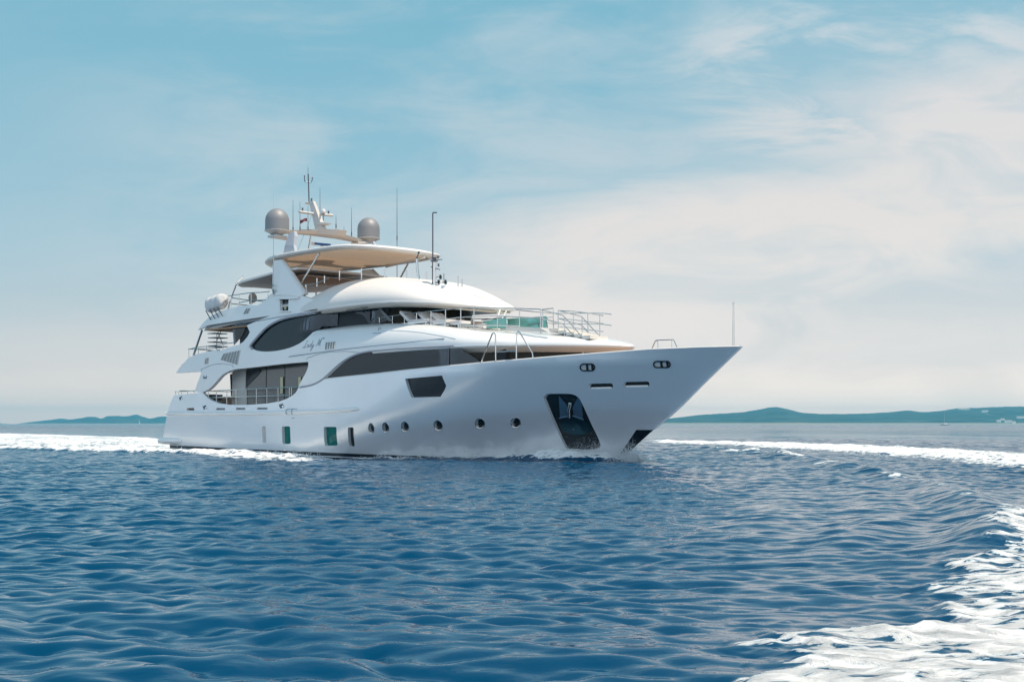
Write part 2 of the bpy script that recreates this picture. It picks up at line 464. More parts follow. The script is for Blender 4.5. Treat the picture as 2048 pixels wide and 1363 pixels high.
# ================================================================== YACHT
yacht = thing('motor_yacht', 'large white three-deck motor yacht turning on the blue sea, the only vessel close by', 'yacht', tuple(ORG), R(-45))
yr = yacht

# ---- hull
sheer = [(649, 758), (690, 753.5), (740, 748.5), (815, 740), (900, 731.5), (990, 723), (1110, 713), (1200, 706), (1300, 698.3), (1400, 694.3), (1462, 692.8), (1485, 692.8)]
openb = [(597, 775), (592, 784), (585, 790.5), (575, 796.5), (560, 802), (535, 806.5), (505, 808.5), (480, 809.2), (455, 808.5), (438, 806.5), (424, 801), (413, 793), (405, 784)]
stern = [(348, 790), (341, 806), (336, 822), (331, 845), (327, 868), (325, 880)]
H_ = lambda P: px(P, hull)
top = H_(sheer[::-1]) + H_([(603, 773.5)]) + H_(openb) + H_([(396, 785.5)] + stern)
tip = top[0]
outline = [(34.02, 4.23)] + top[1:] + [(.02, .4), (.02, -.6)]
stem = [(_xs(z) , z) for z in np.linspace(-.6, 4.1, 26)]
outline += [(x - .01, z) for x, z in stem]
rects = [rrect(524, 852, 531.5, 885, 3, sh=.04), rrect(563.5, 852, 580, 887, 3, sh=.04), rrect(647.5, 853, 673, 890.5, 3, sh=.06), rrect(695.5, 854, 707, 892, 3, sh=.07)]
ports = [ell(742.6, 855.7, 5.6, 9.8, -.12), ell(771.3, 854, 6.2, 9.8, -.15), ell(810, 852.3, 7.2, 10, -.2), ell(876.3, 849.8, 8, 10.3, -.35), ell(960, 846, 9.4, 9.8, -.6), ell(1031.5, 844.5, 10, 9.6, -.7)]
hexw = [(810, 757), (884, 750.5), (892.5, 771), (889, 780), (881, 793), (823, 794.5), (816, 778)]
pocket = catmull([(1089, 801), (1088.5, 793), (1094, 788), (1103, 787), (1137, 787), (1149, 789.5), (1157, 795), (1164, 806), (1182, 846), (1201, 888), (1190, 897), (1165, 899), (1143, 899), (1134, 896.5), (1128, 889), (1110, 851)], 4, True)
slots = [rrect(1177.5, 767, 1226, 777.5, 5), rrect(1246.5, 764.8, 1299, 775.3, 5)]
slots = [[(a, b - (a - 1177) * .02) for a, b in s_] for s_ in slots]
leads = [rrect(1160.5, 727.5, 1189.5, 741, 6.7), rrect(1307.5, 722.3, 1340.5, 734.5, 6)]
scup = [rrect(373.5, 815.5, 388.5, 820, 1), rrect(432.5, 815.3, 450, 819.5, 1), rrect(471.5, 815, 490.5, 819, 1), rrect(514, 814.5, 535, 818.5, 1)]
eyes = [ell(362, 796, 3.6, 4), ell(410, 814.2, 4.2, 4.6), ell(563.5, 811.5, 5, 5.2)]
holes = [H_(q) for q in rects + ports + [hexw, pocket] + slots + leads + scup + eyes]
panel('hull', outline, holes, hull, .16, M['hull'], yr, step=.3, bstep=.14, back=False)


def recess(q, name, m_, depth, grow=1.0, th=.02, label=None):
    P = H_(q); cx = sum(p[0] for p in P) / len(P); cz = sum(p[1] for p in P) / len(P)
    P = [(cx + (a - cx) * 1.12 + (.0), cz + (b - cz) * 1.1) for a, b in P]
    o = panel(name, P, [], hull, 0, m_, yr, step=.2, bstep=.1, off=-depth)
    if label:
        for k in o: k['label'] = label
    return o


for q, m_ in ((rects[0], M['walling']), (rects[1], M['green']), (rects[2], M['green']), (rects[3], M['black'])): recess(q, 'hull_window', m_, .15)
for q in ports: recess(q, 'porthole', M['black'], .15)
recess(hexw, 'balcony_window', M['black'], .14, label='black six-sided window high on the hull side')
for q in slots:
    recess(q, 'bow_slot', M['blackmatt'], .13)  # black colour stands for the shade inside the pale slot
    a0, a1 = min(p[0] for p in q), max(p[0] for p in q); b1 = max(p[1] for p in q) - 2.2
    P = [onS(a0 + 4 + (a1 - a0 - 8) * t, b1 - t * (a1 - a0) * .02 + 1.0, hull) for t in (0, .25, .5, .75, 1)]
    for sg in (1, -1): tubes('slot_lit_face', [[(a, sg * -(hull(a, b) - .05), b) for a, b in P]], .045, M['white'], yr, 8)  # white tube stands for the lit lower face inside the slot
for q in leads: recess(q, 'fairlead', M['polished'], .06)
for q in eyes: recess(q, 'fairlead', M['black'], .12)
for q in scup[1:]: recess(q, 'freeing_port', M['louver'], .12)
# fairlead rims, rollers
for q in leads + eyes:
    P = H_(q); loop = [(a, -hull(a, b) - .005, b) for a, b in P]
    for sg in (1, -1):
        l = [(a, sg * b, c) for a, b, c in loop]; rr = .028 if q in leads else .02
        tubes('fairlead_rim', [l + [l[0]]], rr, M['black'] if q in leads else M['chrome'], yr, 6)
for q in leads:
    a0, a1 = min(p[0] for p in q), max(p[0] for p in q); b0, b1 = min(p[1] for p in q), max(p[1] for p in q)
    for t in (.42, .78):
        A = onS(a0 + (a1 - a0) * t, b0 + 1, hull); B_ = onS(a0 + (a1 - a0) * (t + .04), b1 - 1, hull)
        tubes('roller', [[(A[0], -hull(*A) + .03, A[1]), (B_[0], -hull(*B_) + .03, B_[1])]], .045, M['blackmatt'], yr)
for q in eyes:
    cx = sum(p[0] for p in q) / len(q); cy = sum(p[1] for p in q) / len(q); A = onS(cx + 1.5, cy + 1, hull)
    mb = MB().lathe((A[0], -hull(*A) + .02, A[1]), [(.005, -.05), (.05, -.035), (.065, 0), (.05, .035), (.005, .05)], 12, 'y'); mb.build('roller', M['chrome'], yr, True)
# bright rims on port and window edges
for q in ports:
    P = H_(q); l = [(a, -hull(a, b) - .003, b) for a, b in P]
    for sg in (1, -1): k = [(a, sg * b, c) for a, b, c in l]; tubes('porthole_rim', [k + [k[0]]], .016, M['steel'], yr, 5)
# anchor pocket lining, plate and anchor
P = H_(pocket); cx = sum(p[0] for p in P) / len(P); cz = sum(p[1] for p in P) / len(P)
back = panel('anchor_pocket', [(cx + (a - cx) * 1.06, cz + (b - cz) * 1.05) for a, b in P], [], hull, 0, M['black'], yr, step=.25, off=-.15)
for b_ in back: b_['label'] = 'polished dark anchor pocket low on the bow'
ribs = MB()
for k in range(24):
    t = k / 23; A = onS(1120 + 70 * t, 871, hull); B_ = onS(1133 + 66 * t, 896, hull)
    if k % 1 == 0: ribs.tube([(A[0], -hull(*A) + .125, A[1]), (B_[0], -hull(*B_) + .125, B_[1])], .012, 5)
ribs.build('pocket_grating', M['dsteel'], back[0])


def hp(px_, py_, d=.1): a = onS(px_, py_, hull); return (a[0], -hull(*a) + d, a[1])
anc = MB()
anc.prism([hp(1115, 791, .12), hp(1118, 834, .1), hp(1133, 832, .1), hp(1135.5, 815, .1)][::-1], (0, -.05, 0))
anc.prism([hp(1153, 794, .12), hp(1143, 815, .1), hp(1146, 831, .1), hp(1163, 837, .1), hp(1160, 800, .12)][::-1], (0, -.05, 0))
anc.tube([hp(1117, 836, .04), hp(1137, 832, .03)], .03, 6); anc.tube([hp(1144, 831, .03), hp(1166, 839, .04)], .03, 6)
anc.build('anchor_fluke', mat('anchor_steel', (.16, .24, .31), .25, .7), yr)
anc = MB(); anc.tube([hp(1137, 834, .03), hp(1137.5, 820, .0), hp(1141, 808, -.02)], .06, 8); anc.lathe(hp(1141, 807, -.02), [(.08, -.03), (.09, 0), (.08, .03)], 12)
anc.build('anchor_shank', M['steel'], yr, True)
el = [hp(a, b, .11) for a, b in ell(1148, 852, 31, 17, .15, 28)]
mk('anchor_plate', el, [tuple(range(len(el)))[::-1]], mat('wet_plate', (.03, .075, .095), .2, .8, bump=.8, bscale=2.5), yr)
# black stem guard
sg_ = [onS(1272.5, 859, hull), onS(1306, 858.5, hull), (_xs(1.25) - .02, 1.25), (_xs(.6) - .02, .6), (_xs(0) - .02, 0), (_xs(-.4) - .02, -.4), onS(1234, 915, hull), ]
sg_[6] = (sg_[6][0] - .25, -.4)
zs_ = sg_[0][1]
sgp = [sg_[0], (_xs(zs_) - .015, zs_), (_xs(.6) - .015, .6), (_xs(0) - .015, 0), (_xs(-.4) - .015, -.4), (onS(1232, 916, hull)[0] - .5, -.4)]
panel('stem_guard', sgp[::-1], [], hull, 0, M['boot'], yr, step=.15, bstep=.08, off=.006)
# stem edge strip
tubes('stem_strip', [[(_xs(z) - .015, 0, z) for z in np.linspace(1.3, 4.2, 14)]], .03, M['white'], yr, 6)
# rub rail
rl = [onS(a, b, hull) for a, b in catmull([(333, 826), (400, 826.5), (486, 826), (560, 825), (660, 821.5), (722, 817)], 5)]
for sg in (1, -1):
    b_ = MB()
    prof = [(0, .10), (.09, .07), (.12, 0), (.09, -.07), (0, -.10)]
    V = []; Fc = []
    for i, (x, z) in enumerate(rl):
        s_ = 1 if i < len(rl) - 2 else (.8 if i == len(rl) - 2 else .1)
        for o_, h_ in prof: V.append((x, sg * -(hull(x, z) + (o_ * s_) - .01), z + h_ * s_))
    for i in range(len(rl) - 1):
        for k in range(4): q = (i * 5 + k, i * 5 + k + 1, (i + 1) * 5 + k + 1, (i + 1) * 5 + k); Fc.append(q if sg == -1 else q[::-1])
    b_.add(V, Fc); b_.build('rub_rail', M['white'], yr, True)
# boarding door fittings and seams on the side
for x0 in (577, 588):
    P = [onS(a, b, hull) for a, b in ((x0 + 3, 817.5), (x0, 820), (x0 - 1, 824), (x0 + 1, 828.5))]
    tubes('door_hinge', [[(a, -(hull(a, b) + .13), b) for a, b in P]], .018, M['ink'], yr, 5)
for P in ([(576, 817.3), (594, 816.8)], [(583, 835.3), (590, 835)]):
    P = [onS(a, b, hull) for a, b in P]; tubes('door_seam', [[(a, -(hull(a, b) + .005), b) for a, b in P]], .012, M['ink'], yr, 4)
P = [onS(a, b, hull) for a, b in ell(590, 903, 3.2, 4.2, 0, 14)]; tubes('load_mark', [[(a, -(hull(a, b) + .006), b) for a, b in P + P[:1]]], .012, M['walling'], yr, 4)
P = [onS(a, b, hull) for a, b in ((585.5, 903), (602, 903.3))]; tubes('load_mark', [[(a, -(hull(a, b) + .006), b) for a, b in P]], .010, M['walling'], yr, 4)
# bulwark cap
cap = H_(sheer[::-1]); cap[0] = (33.98, 4.235)
for sg in (1, -1):
    tubes('bulwark_cap', [[(x - .02, sg * -(max(hull(x, z), 0.0) - .05), z + .01) for x, z in cap]], .035, M['roof'], yr, 6)
# swim platform and stern
spl = MB()
prof = [(3.30, .40), (3.56, .46), (3.63, .56), (3.58, .68), (3.40, .73)]
xs_ = [-.80, -.70, -.3, .1, .6, .95, 1.3]; sc_ = [.93, .985, 1, 1, 1, .985, .93]
V = []
for x, s_ in zip(xs_, sc_):
    ring = [(x, -a * s_, b) for a, b in prof] + [(x, a * s_, b) for a, b in prof[::-1]]; V += ring
Fc = [(i * 10 + k, (i + 1) * 10 + k, (i + 1) * 10 + (k + 1) % 10, i * 10 + (k + 1) % 10) for i in range(6) for k in range(10)] + [tuple(range(10)), tuple(range(60, 70))[::-1]]
spl.add(V, Fc); spl.build('swim_platform', M['white'], yr, True)
tr = MB(); zz_s = np.linspace(-.6, 2.9, 9)
V = []
for z in zz_s:
    x = .05 if z < 1 else .05 + (z - 1) ** 1.6 * .28
    y_ = hull(x, z) - .03
    V += [(x, -y_, z), (x, y_, z)]
tr.add(V, [(2 * i, 2 * i + 1, 2 * i + 3, 2 * i + 2)[::-1] for i in range(8)]); tr.build('transom', M['white'], yr)

# ---- decks
def deck(name, z, x0, x1, hb, m_, n=40, th=.06):
    V = []; Fc = []
    for i in range(n + 1):
        x = x0 + (x1 - x0) * i / n; y = max(hb(x), .01)
        V += [(x, -y, z), (x, y, z), (x, -y, z - th), (x, y, z - th)]
    for i in range(n):
        a = 4 * i; b = a + 4
        Fc += [(a, b, b + 1, a + 1), (a + 3, b + 3, b + 2, a + 2), (a + 2, b + 2, b, a), (a + 1, b + 1, b + 3, a + 3)]
    Fc += [(0, 1, 3, 2), (4 * n + 2, 4 * n + 3, 4 * n + 1, 4 * n)]
    return mk(name, V, Fc, m_, yr)
deck('main_deck', 2.25, .9, 22, lambda x: hull(x, 2.25) - .2, M['teak'])
deck('bow_deck', 3.45, 21.5, 32.3, lambda x: hull(x, 3.45) - .2, M['teak'])
deck('upper_deck', 4.62, 1.3, 14, lambda x: 3.32, M['teak'])

# ---- side shell (aft wing, upper bulwark, frame round the oval window, flybridge coaming)
S_ = lambda P: px(P, skin)
wing = [(403, 742.5), (352, 745.5), (358, 736), (366, 727), (377, 715), (392, 708), (412, 704), (433, 698.5), (436, 702), (460, 693), (478, 689), (484, 685)]
arch_in = catmull([(484, 685), (494, 672), (503, 664), (507, 655), (494, 650)], 4)      # aft edge of the frame sweeping up to the soffit
oval = catmull([(500, 692), (506, 684), (518, 670), (532, 656), (548, 645.5), (566, 638), (590, 632.5), (640, 626.5)], 5)
ovalb = catmull([(626, 664), (612, 677), (598, 687), (580, 695), (560, 700), (540, 702.5), (520, 702), (507, 698.5), (500, 692)], 5)
arch1 = catmull([(910, 692), (850, 695), (790, 699), (750, 702.5), (728, 706), (708, 712), (690, 722), (672, 737), (658, 750), (649, 758)], 4)
open_top = catmull([(616.5, 723), (560, 728), (500, 735), (470, 738), (456, 743), (444, 750), (433, 762), (423, 773), (414, 780), (405, 784)], 4)
open_r = catmull([(597, 775), (599, 768), (606, 755), (612, 744), (616, 733), (616.5, 723)], 3)
XJ = 17.2
Pa = [p for p in S_(arch1) if p[0] < XJ]
zj = _zb(XJ); 
outer = S_([(403, 742.5), (352, 745.5)]) + S_(wing[2:]) + S_([(500, 692)] + ovalb[::-1][1:])
ctop = [(x, _zb(x) + _Ht(x) * .985) for x in np.linspace(12.75, XJ, 14)]
outer = [p for p in outer if p[0] < 12.72] + ctop + [(XJ, z) for z in np.linspace(ctop[-1][1], zj, 8)[1:]] + [(XJ - .01, zj - .01)] * 0 + Pa
outer += S_([(603, 773.5), (597, 775)]) + S_(open_r[1:]) + S_(open_top[1:]) + S_([(396, 784.5), (389, 782), (394, 768), (400, 752)])
lower_outer = outer
panel('side_shell', outer, [], skin, .2, M['white'], yr, step=.2, bstep=.1)
# upper band: overhang coaming + frame + flybridge side
band = S_([(396, 659.5), (404, 648.5), (413, 639), (424, 630.5), (440, 623), (456, 617.5), (478, 612), (501, 609.6), (514, 611), (524, 605), (533, 596), (541, 588), (550, 584.5), (566, 583), (584, 585), (602, 590), (622, 597), (650, 602.5), (684, 603.5), (715, 600.5)])
low = S_([(762, 601), (745, 603.5), (715, 607.5), (632, 622.5), (600, 628)]) 
frame = S_([(560, 637)] + [(545, 645), (530, 655), (516, 669), (504, 683), (499, 692), (493, 695), (482, 690), (478, 689), (487, 683), (496, 672), (500, 664)] + [(494, 650), (540, 631), (416, 650)])
bandouter = band + low + frame
panel('flybridge_side', [(a, min(b, 8.0)) for a, b in bandouter], [S_([(560, 597.5), (577.5, 597.5), (577, 622), (560, 622)])], skin, .16, M['white'], yr, step=.2, bstep=.1, off=.01)
# dark side-light box in the coaming
q = S_([(558, 596), (579, 596), (579, 623), (558, 623)]); panel('light_recess', q, [], skin, 0, M['black'], yr, off=-.15)
lb = MB()
A = S_([(558, 596.5), (600, 595)]); 
q = S_([(556, 595), (600, 592), (599, 597), (578, 598.5), (558, 598)]); panel('recess_hood', q[::-1], [], skin, .14, M['white'], yr, off=.1)
q = S_([(559, 621.5), (582, 621), (582, 623.5), (560, 624)]); panel('recess_sill', q, [], skin, .14, M['white'], yr, off=.09)
A = onS(568, 616, skin)
for sg in (1, -1): MB().lathe((A[0], -sg * (skin(*A) - .08), A[1] - .05), [(.05, 0), (.05, .12), (.02, .16)], 10).build('side_light', M['yellow'], yr, True)

# oval window and its grey surround
og = S_(oval) + S_([(700, 621), (700, 650), (640, 652)]) + S_(ovalb)
og = [(min(a, 13.6), b) for a, b in og]
panel('oval_window', og, [], skin, .02, M['glass'], yr, off=-.1)
l = [(a, b) for a, b in S_(catmull([(505, 698), (500, 692), (506, 683.5), (518, 669.5), (532, 655.5), (548, 645), (566, 637.5), (590, 632), (632, 625)], 5))]
for sg in (1, -1): tubes('window_trim', [[(a, -sg * (skin(a, b) - .015), b) for a, b in l]], .055, mat('trim_grey' + str(sg), (.33, .33, .36), .35), yr, 6)
mb = MB(); A = S_([(571, 659), (584, 659), (583, 676), (580, 687), (572, 687)]);
mb.prism([(a, -2.82, b) for a, b in A], (0, .02, 0)); mb.build('cabin_lamp', M['yellow'], yr)

# main deck forward window strip
w1 = S_(arch1)
wlow = S_([(649, 758), (690, 753.5), (740, 748.5), (815, 740), (900, 731.5), (966, 725)])
g = w1[::-1][0:] ; ends = S_([(905, 691.5), (930, 704), (950, 716), (966, 724)])
poly = [p for p in w1[::-1]] + ends[1:] + wlow[::-1][1:]
poly = [(a, b - (.12 if i >= len(w1) + 2 else 0)) for i, (a, b) in enumerate(poly)]
panel('side_window', poly[::-1], [], skin, .02, M['glass'], yr, off=-.05)
l = S_(catmull([(600, 774), (622, 770), (640, 762), (655, 750), (672, 734), (690, 720), (708, 710.5), (728, 704.5), (750, 701), (790, 697.5), (850, 694), (908, 691)], 4))
for sg in (1, -1): tubes('window_trim', [[(a, -sg * (skin(a, b) + .0), b) for a, b in l]], .045, bpy.data.materials['trim_grey1'], yr, 6)
for a0, a1, t0, t1 in ((730, 772, 713, 735), (820, 895, 702, 731)):      # blinds inside
    A = pxY([(a0, t0), (a1, t0 - 4), (a1 - 4, t1 - 3), (a0, t1)], 3.15); MB().prism([(a, -3.15, b) for a, b in A], (0, .02, 0)).build('blind', M['curtain'], yr)
for X_ in (708, 775, 822, 898):
    A = onY(X_, 712, 3.25); tubes('mullion', [[(A[0], -3.3, 3.3), (A[0], -3.26, 4.6)]], .035, M['dsteel'], yr, 6)
mb = MB(); mb.box((14.2, -2.6, 3.3), (24.5, 2.6, 4.55)); mb.build('saloon_core', M['blackmatt'], yr)
q_ = [(649, 760), (815, 742), (966, 725)]

# ---- coachroof (foredeck house) loft
def loft(name, xs__, P_, zb_, H_f, w_, m_, zlow=None, nA=14, brim=True, nt=6):
    V = []; N = {}; Fc = []; row = 0
    secs = []
    for x in xs__:
        Pp, zb, Hh, ww = P_(x), zb_(x), H_f(x), w_(x); s_ = []
        for k in range(nA + 1):
            a = math.pi / 2 * k / nA; s_.append((Pp - ww * (1 - math.cos(a)), zb + Hh * math.sin(a)))
        yi = Pp - ww
        for k in range(1, nt + 1): s_.append((yi * (1 - k / nt), zb + Hh + .02 * min(1, Hh) * math.sin(math.pi / 2 * k / nt)))
        secs.append(s_)
    m2 = len(secs[0])
    for sg in (1, -1):
        b0 = len(V)
        for x, s_ in zip(xs__, secs):
            for y, z in s_: V.append((x, -sg * y, z))
        for i in range(len(secs) - 1):
            for k in range(m2 - 1):
                q = (b0 + i * m2 + k, b0 + (i + 1) * m2 + k, b0 + (i + 1) * m2 + k + 1, b0 + i * m2 + k + 1)
                Fc.append(q if sg == 1 else q[::-1])
    o = mk(name, V, Fc, m_, yr, True)
    return o


xsA = [XJ + (28.9 - XJ) * (1 - (1 - t) ** 1.5) for t in np.linspace(0, 1, 60)]
loft('coachroof', xsA, _P1, _zb, _Ht, _w, M['white'])
xsB = [10.6 + (21.7 - 10.6) * (1 - (1 - t) ** 1.6) for t in np.linspace(0, 1, 56)]
loft('wheelhouse_roof', xsB, _P2, _zb2, _H2, _w2, M['roof'])
deck('coachroof_deck', 5.75, 8, 17.3, lambda x: 2.55, M['roof'])


def eave(name, xs__, P_, zb_, prof, m_, x0=None):
    """Rounded lip and soffit running round under a roof edge: prof = (inset, drop) pairs."""
    V = []; Fc = []; n = len(prof); pts = [(x, P_(x)) for x in xs__]
    loop = [(x, -y, zb_(x)) for x, y in pts] + [(x, y, zb_(x)) for x, y in pts[::-1][1:]]
    for i, p in enumerate(loop):
        a = Vector(loop[max(i - 1, 0)]); b = Vector(loop[min(i + 1, len(loop) - 1)]); t = (b - a); t.z = 0; t.normalize(); nn = Vector((t.y, -t.x, 0))
        for ins, dr in prof: V.append((p[0] - nn.x * ins, p[1] - nn.y * ins, p[2] - dr))
    for i in range(len(loop) - 1):
        for k in range(n - 1): Fc.append((i * n + k, i * n + k + 1, (i + 1) * n + k + 1, (i + 1) * n + k))
    return mk(name, V, Fc, m_, yr, True)


eave('coachroof_lip', [x for x in xsA if x > 17.1], _P1, _zb, [(0, 0), (-.018, .025), (0, .06), (.05, .10)], M['white'])
eave('coachroof_soffit', [x for x in xsA if x > 21.5], _P1, _zb, [(.05, .10), (.16, .16), (.3, .26), (.42, .30)], M['cream'])
eave('windscreen', [x for x in xsA if 21.9 < x < 28.6], _P1, _zb, [(.40, .26), (.15, 1.25)], M['brownglass'])
eave('windscreen_core', [x for x in xsA if 21.5 < x < 28.4], _P1, _zb, [(.6, .2), (.45, 1.3)], mat('cabin_dark', (.035, .027, .018), .6))
eave('roof_lip', [x for x in xsB if x > 12.6], _P2, _zb2, [(0, 0), (-.03, .03), (-.01, .08), (.05, .11)], M['roof'])
eave('roof_soffit', [x for x in xsB if x > 12.6], _P2, _zb2, [(.05, .11), (.18, .13), (.22, .2), (.40, .22)], M['cream'])
V = []; Fc = []; xq = [x for x in xsB if 12 < x < 21.5]
for x in xq: V += [(x, -(_P2(x) - .2), _zb2(x) - .21), (x, 0, _zb2(x) - .17), (x, _P2(x) - .2, _zb2(x) - .21)]
for i in range(len(xq) - 1):
    for k in (0, 1): Fc.append((3 * i + k, 3 * i + k + 1, 3 * i + k + 4, 3 * i + k + 3))
mk('roof_ceiling', V, Fc, M['cream'], yr, True)
_Pw = lambda x: _P2(x + 2.3) - .3 if _P2(x + 2.3) > .3 else 0
xw = [11.5 + 7.75 * (1 - (1 - t) ** 1.6) for t in np.linspace(0, 1, 40)]
eave('wheelhouse_window', [x for x in xw if x > 16.6], _Pw, _zb2, [(.15, .15), (-.12, 1.3)], M['brownglass'])
eave('wheelhouse_core', [x for x in xw if x > 12.5], _Pw, _zb2, [(.35, .1), (.15, 1.4)], M['blackmatt'])
# side wheelhouse glass between the oval window and the front
mb = MB(); q = pxY([(706, 626), (741, 617), (741, 655), (718, 660)], 2.5); mb.prism([(a, -2.52, b) for a, b in q], (0, .03, 0)); mb.build('wheelhouse_side_window', M['glass'], yr)
q = pxY([(744, 616), (754, 614), (778, 640), (744, 652)], 2.5); MB().prism([(a, -2.52, b) for a, b in q], (0, .03, 0)).build('wheelhouse_side_window', M['glass'], yr)
q = pxY([(754, 613), (758, 613), (786, 642), (778, 642)], 2.55); MB().prism([(a, -2.56, b) for a, b in q], (0, .05, 0)).build('window_post', M['dsteel'], yr)
MB().box((12.5, -2.45, 5.6), (17, 2.45, 6.7)).build('wheelhouse_cabin', M['blackmatt'], yr)
tubes('wiper_track', [[P3(692, 621, 3.0), P3(735, 614, 3.0)]], .02, M['dsteel'], yr)

# ---- upper saloon, aft doors
MB().box((5.75, -2.75, 4.6), (13, 2.75, 6.65)).build('upper_saloon', M['blackmatt'], yr)
q = pxY([(465, 651), (495, 646), (484, 672), (468, 690)], 2.78); MB().prism([(a, -2.79, b) for a, b in q], (0, .02, 0)).build('saloon_door', M['glass'], yr)
# main saloon behind the side deck
sw = MB(); sw.box((5.9, -2.55, 2.25), (14.5, 2.55, 4.5)); sw.build('main_saloon', M['greyglass'], yr)
sw = MB(); sw.box((4.9, -2.62, 2.25), (6.1, 2.62, 4.5)); sw.build('aft_bulkhead', M['walling'], yr)
for X_ in (532, 569): A = onY(X_, 760, 2.57); tubes('glass_joint', [[(A[0], -2.56, 2.3), (A[0], -2.56, 4.4)]], .012, M['black'], yr, 5)
q = pxY(catmull([(460, 748), (520, 738), (500, 765), (478, 784), (462, 792)], 4), 2.58); MB().prism([(a, -2.585, b) for a, b in q], (0, .03, 0)).build('saloon_door', M['black'], yr)
for X_ in (563, 599): q = pxY([(X_ - 2.5, 754), (X_ + 2.5, 753), (X_ + 2.5, 786), (X_ - 2.5, 787)], 2.6); MB().prism([(a, -2.6, b) for a, b in q], (0, .02, 0)).build('door_lamp', M['yellow'], yr)
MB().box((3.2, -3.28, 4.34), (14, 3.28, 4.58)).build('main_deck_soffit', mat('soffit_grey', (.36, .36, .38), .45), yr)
MB().box((1.25, -3.38, 4.2), (4.5, 3.38, 4.56)).build('upper_deck_edge', M['white'], yr)
# flybridge slab
prof = [onY(a, b, 3.2) for a, b in ((397, 659), (405, 649), (416, 640), (428, 631), (456, 619), (500, 612))]
MB().prism([(a + .05, -2.93, b - .04) for a, b in prof] + [(12.5, -2.93, 7.15), (12.5, -2.93, 6.62), (6, -2.93, 6.5), (3.7, -2.93, 6.33)], (0, 5.86, 0)).build('flybridge_deck', mat('soffit_cool', (.55, .53, .51), .4), yr)
MB().box((3.1, -3.0, 6.26), (6.8, 3.0, 6.33)).build('soffit_panel', M['teak'], yr)
deck('flybridge_floor', 7.2, 4, 13, lambda x: 2.9, M['teak'])

# ---- pinstripes, grooves, louvres, lettering
def onskin(P, surf=skin, d=.012): return [(a, -(surf(a, b) + d), b) for a, b in px(P, surf)]
tubes('groove', [onskin([(469, 650), (520, 640.5), (560, 633.5), (600, 626.5), (632, 620)], d=.02)], .016, M['ink'], yr, 5)
tubes('groove', [onskin([(578, 713), (620, 707), (700, 696.5), (800, 686), (889, 676.5)])], .016, M['ink'], yr, 5)
tubes('panel_seam', [onskin([(614, 720), (614, 716), (640, 707), (660, 703.5), (690, 702), (723, 705), (723, 708)])], .008, M['ink'], yr, 4)
tubes('panel_seam', [onskin([(403, 742), (403, 738), (425, 729), (445, 726.5), (466, 730), (466, 735)])], .008, M['ink'], yr, 4)
for sg in (1,):
    b_ = MB()
    l = onskin(catmull([(500, 690), (560, 683), (612, 674), (660, 664.5), (720, 660), (770, 660), (830, 663), (880, 671), (912, 677)], 4), d=0)
tubes('crease_highlight', [onskin(catmull([(626, 669.5), (660, 664.5), (700, 661), (770, 660), (830, 663), (880, 670.5), (912, 677)], 4), d=-.004)], .022, M['white'], yr, 6)  # added white strip that stands for the highlight along the crease
tubes('hinge', [onskin([(746, 665.8), (762, 665.8)])], .01, M['ink'], yr, 4)
tubes('cleat', [onskin([(758, 661), (758, 656), (761, 655), (763, 657)], d=.02)], .02, M['steel'], yr, 5)


def louvre(P, n, surf=skin, nm='louvre'):
    o = panel(nm, px(P, surf), [], surf, 0, M['louver'], yr, off=.012, both=False)[0]
    b_ = MB(); (a0, b0), (a1, b1), (a2, b2), (a3, b3) = P[0], P[1], P[-2], P[-1]
    for k in range(n + 1):
        t = k / n; A = onskin([(a0 + (a1 - a0) * t, b0 + (b1 - b0) * t), (a3 + (a2 - a3) * t, b3 + (b2 - b3) * t)], surf, .02); b_.tube(A, .016, 5)
    b_.build('slat', M['roof'], o); return o
louvre([(652, 684.5), (671.5, 682.5), (669.5, 696.5), (650, 699)][::-1], 4)
louvre([(650, 606), (668, 604), (665, 614), (647, 616.5)][::-1], 4)
louvre([(412, 716), (417.5, 715), (416, 727), (409.5, 727)][::-1], 2)
louvre([(493, 617), (502, 616), (497, 627), (487, 627.5)][::-1], 2)
louvre([(448, 707), (481, 700), (475, 729), (442, 719)][::-1], 6)


def script(strokes, x0, y0, sx, sy, shear, slope, r, nm, lab=None):
    b_ = MB()
    for st_ in strokes:
        P = [(x0 + (u + v * shear) * sx, y0 - v * sy + (u * slope) * sx) for u, v in catmull(st_, 4)]
        b_.tube(onskin(P, d=.008), r, 4)
    o = b_.build(nm, M['ink'], yr)
    if lab: o['label'] = lab
    return o
ladym = [
    [(.9, 1.0), (.75, 1.12), (.6, 1.0), (.55, .5), (.5, .1), (.25, -.02), (.05, .05), (.2, .16), (.6, .0), (.95, .08)],                   # L
    [(1.5, .42), (1.3, .48), (1.15, .2), (1.3, 0), (1.5, .15), (1.55, .42), (1.55, .05), (1.7, .02)],                                     # a
    [(2.2, .42), (2.0, .48), (1.85, .2), (2.0, 0), (2.2, .15), (2.28, .6), (2.3, 1.1), (2.25, .3), (2.28, .03), (2.42, .05)],              # d
    [(2.5, .45), (2.52, .12), (2.7, .02), (2.88, .2), (2.9, .45), (2.88, -.1), (2.7, -.6), (2.5, -.55), (2.65, -.2), (3.1, .1)],           # y
    [(3.6, .05), (3.75, .1), (3.9, .5), (4.0, 1.2), (4.15, .5), (4.2, .1), (4.4, .6), (4.6, 1.22), (4.6, .5), (4.66, .05), (4.85, .1)],    # M
    [(4.75, 1.3), (4.95, 1.3)], [(4.85, 1.3), (4.85, 1.08)], [(5.02, 1.08), (5.04, 1.3), (5.12, 1.15), (5.2, 1.3), (5.22, 1.08)]]          # TM
script(ladym, 605, 695.5, 7.3, 12.0, .62, -.13, .009, 'name_lettering', 'blue script lettering reading Lady M on the upper side')
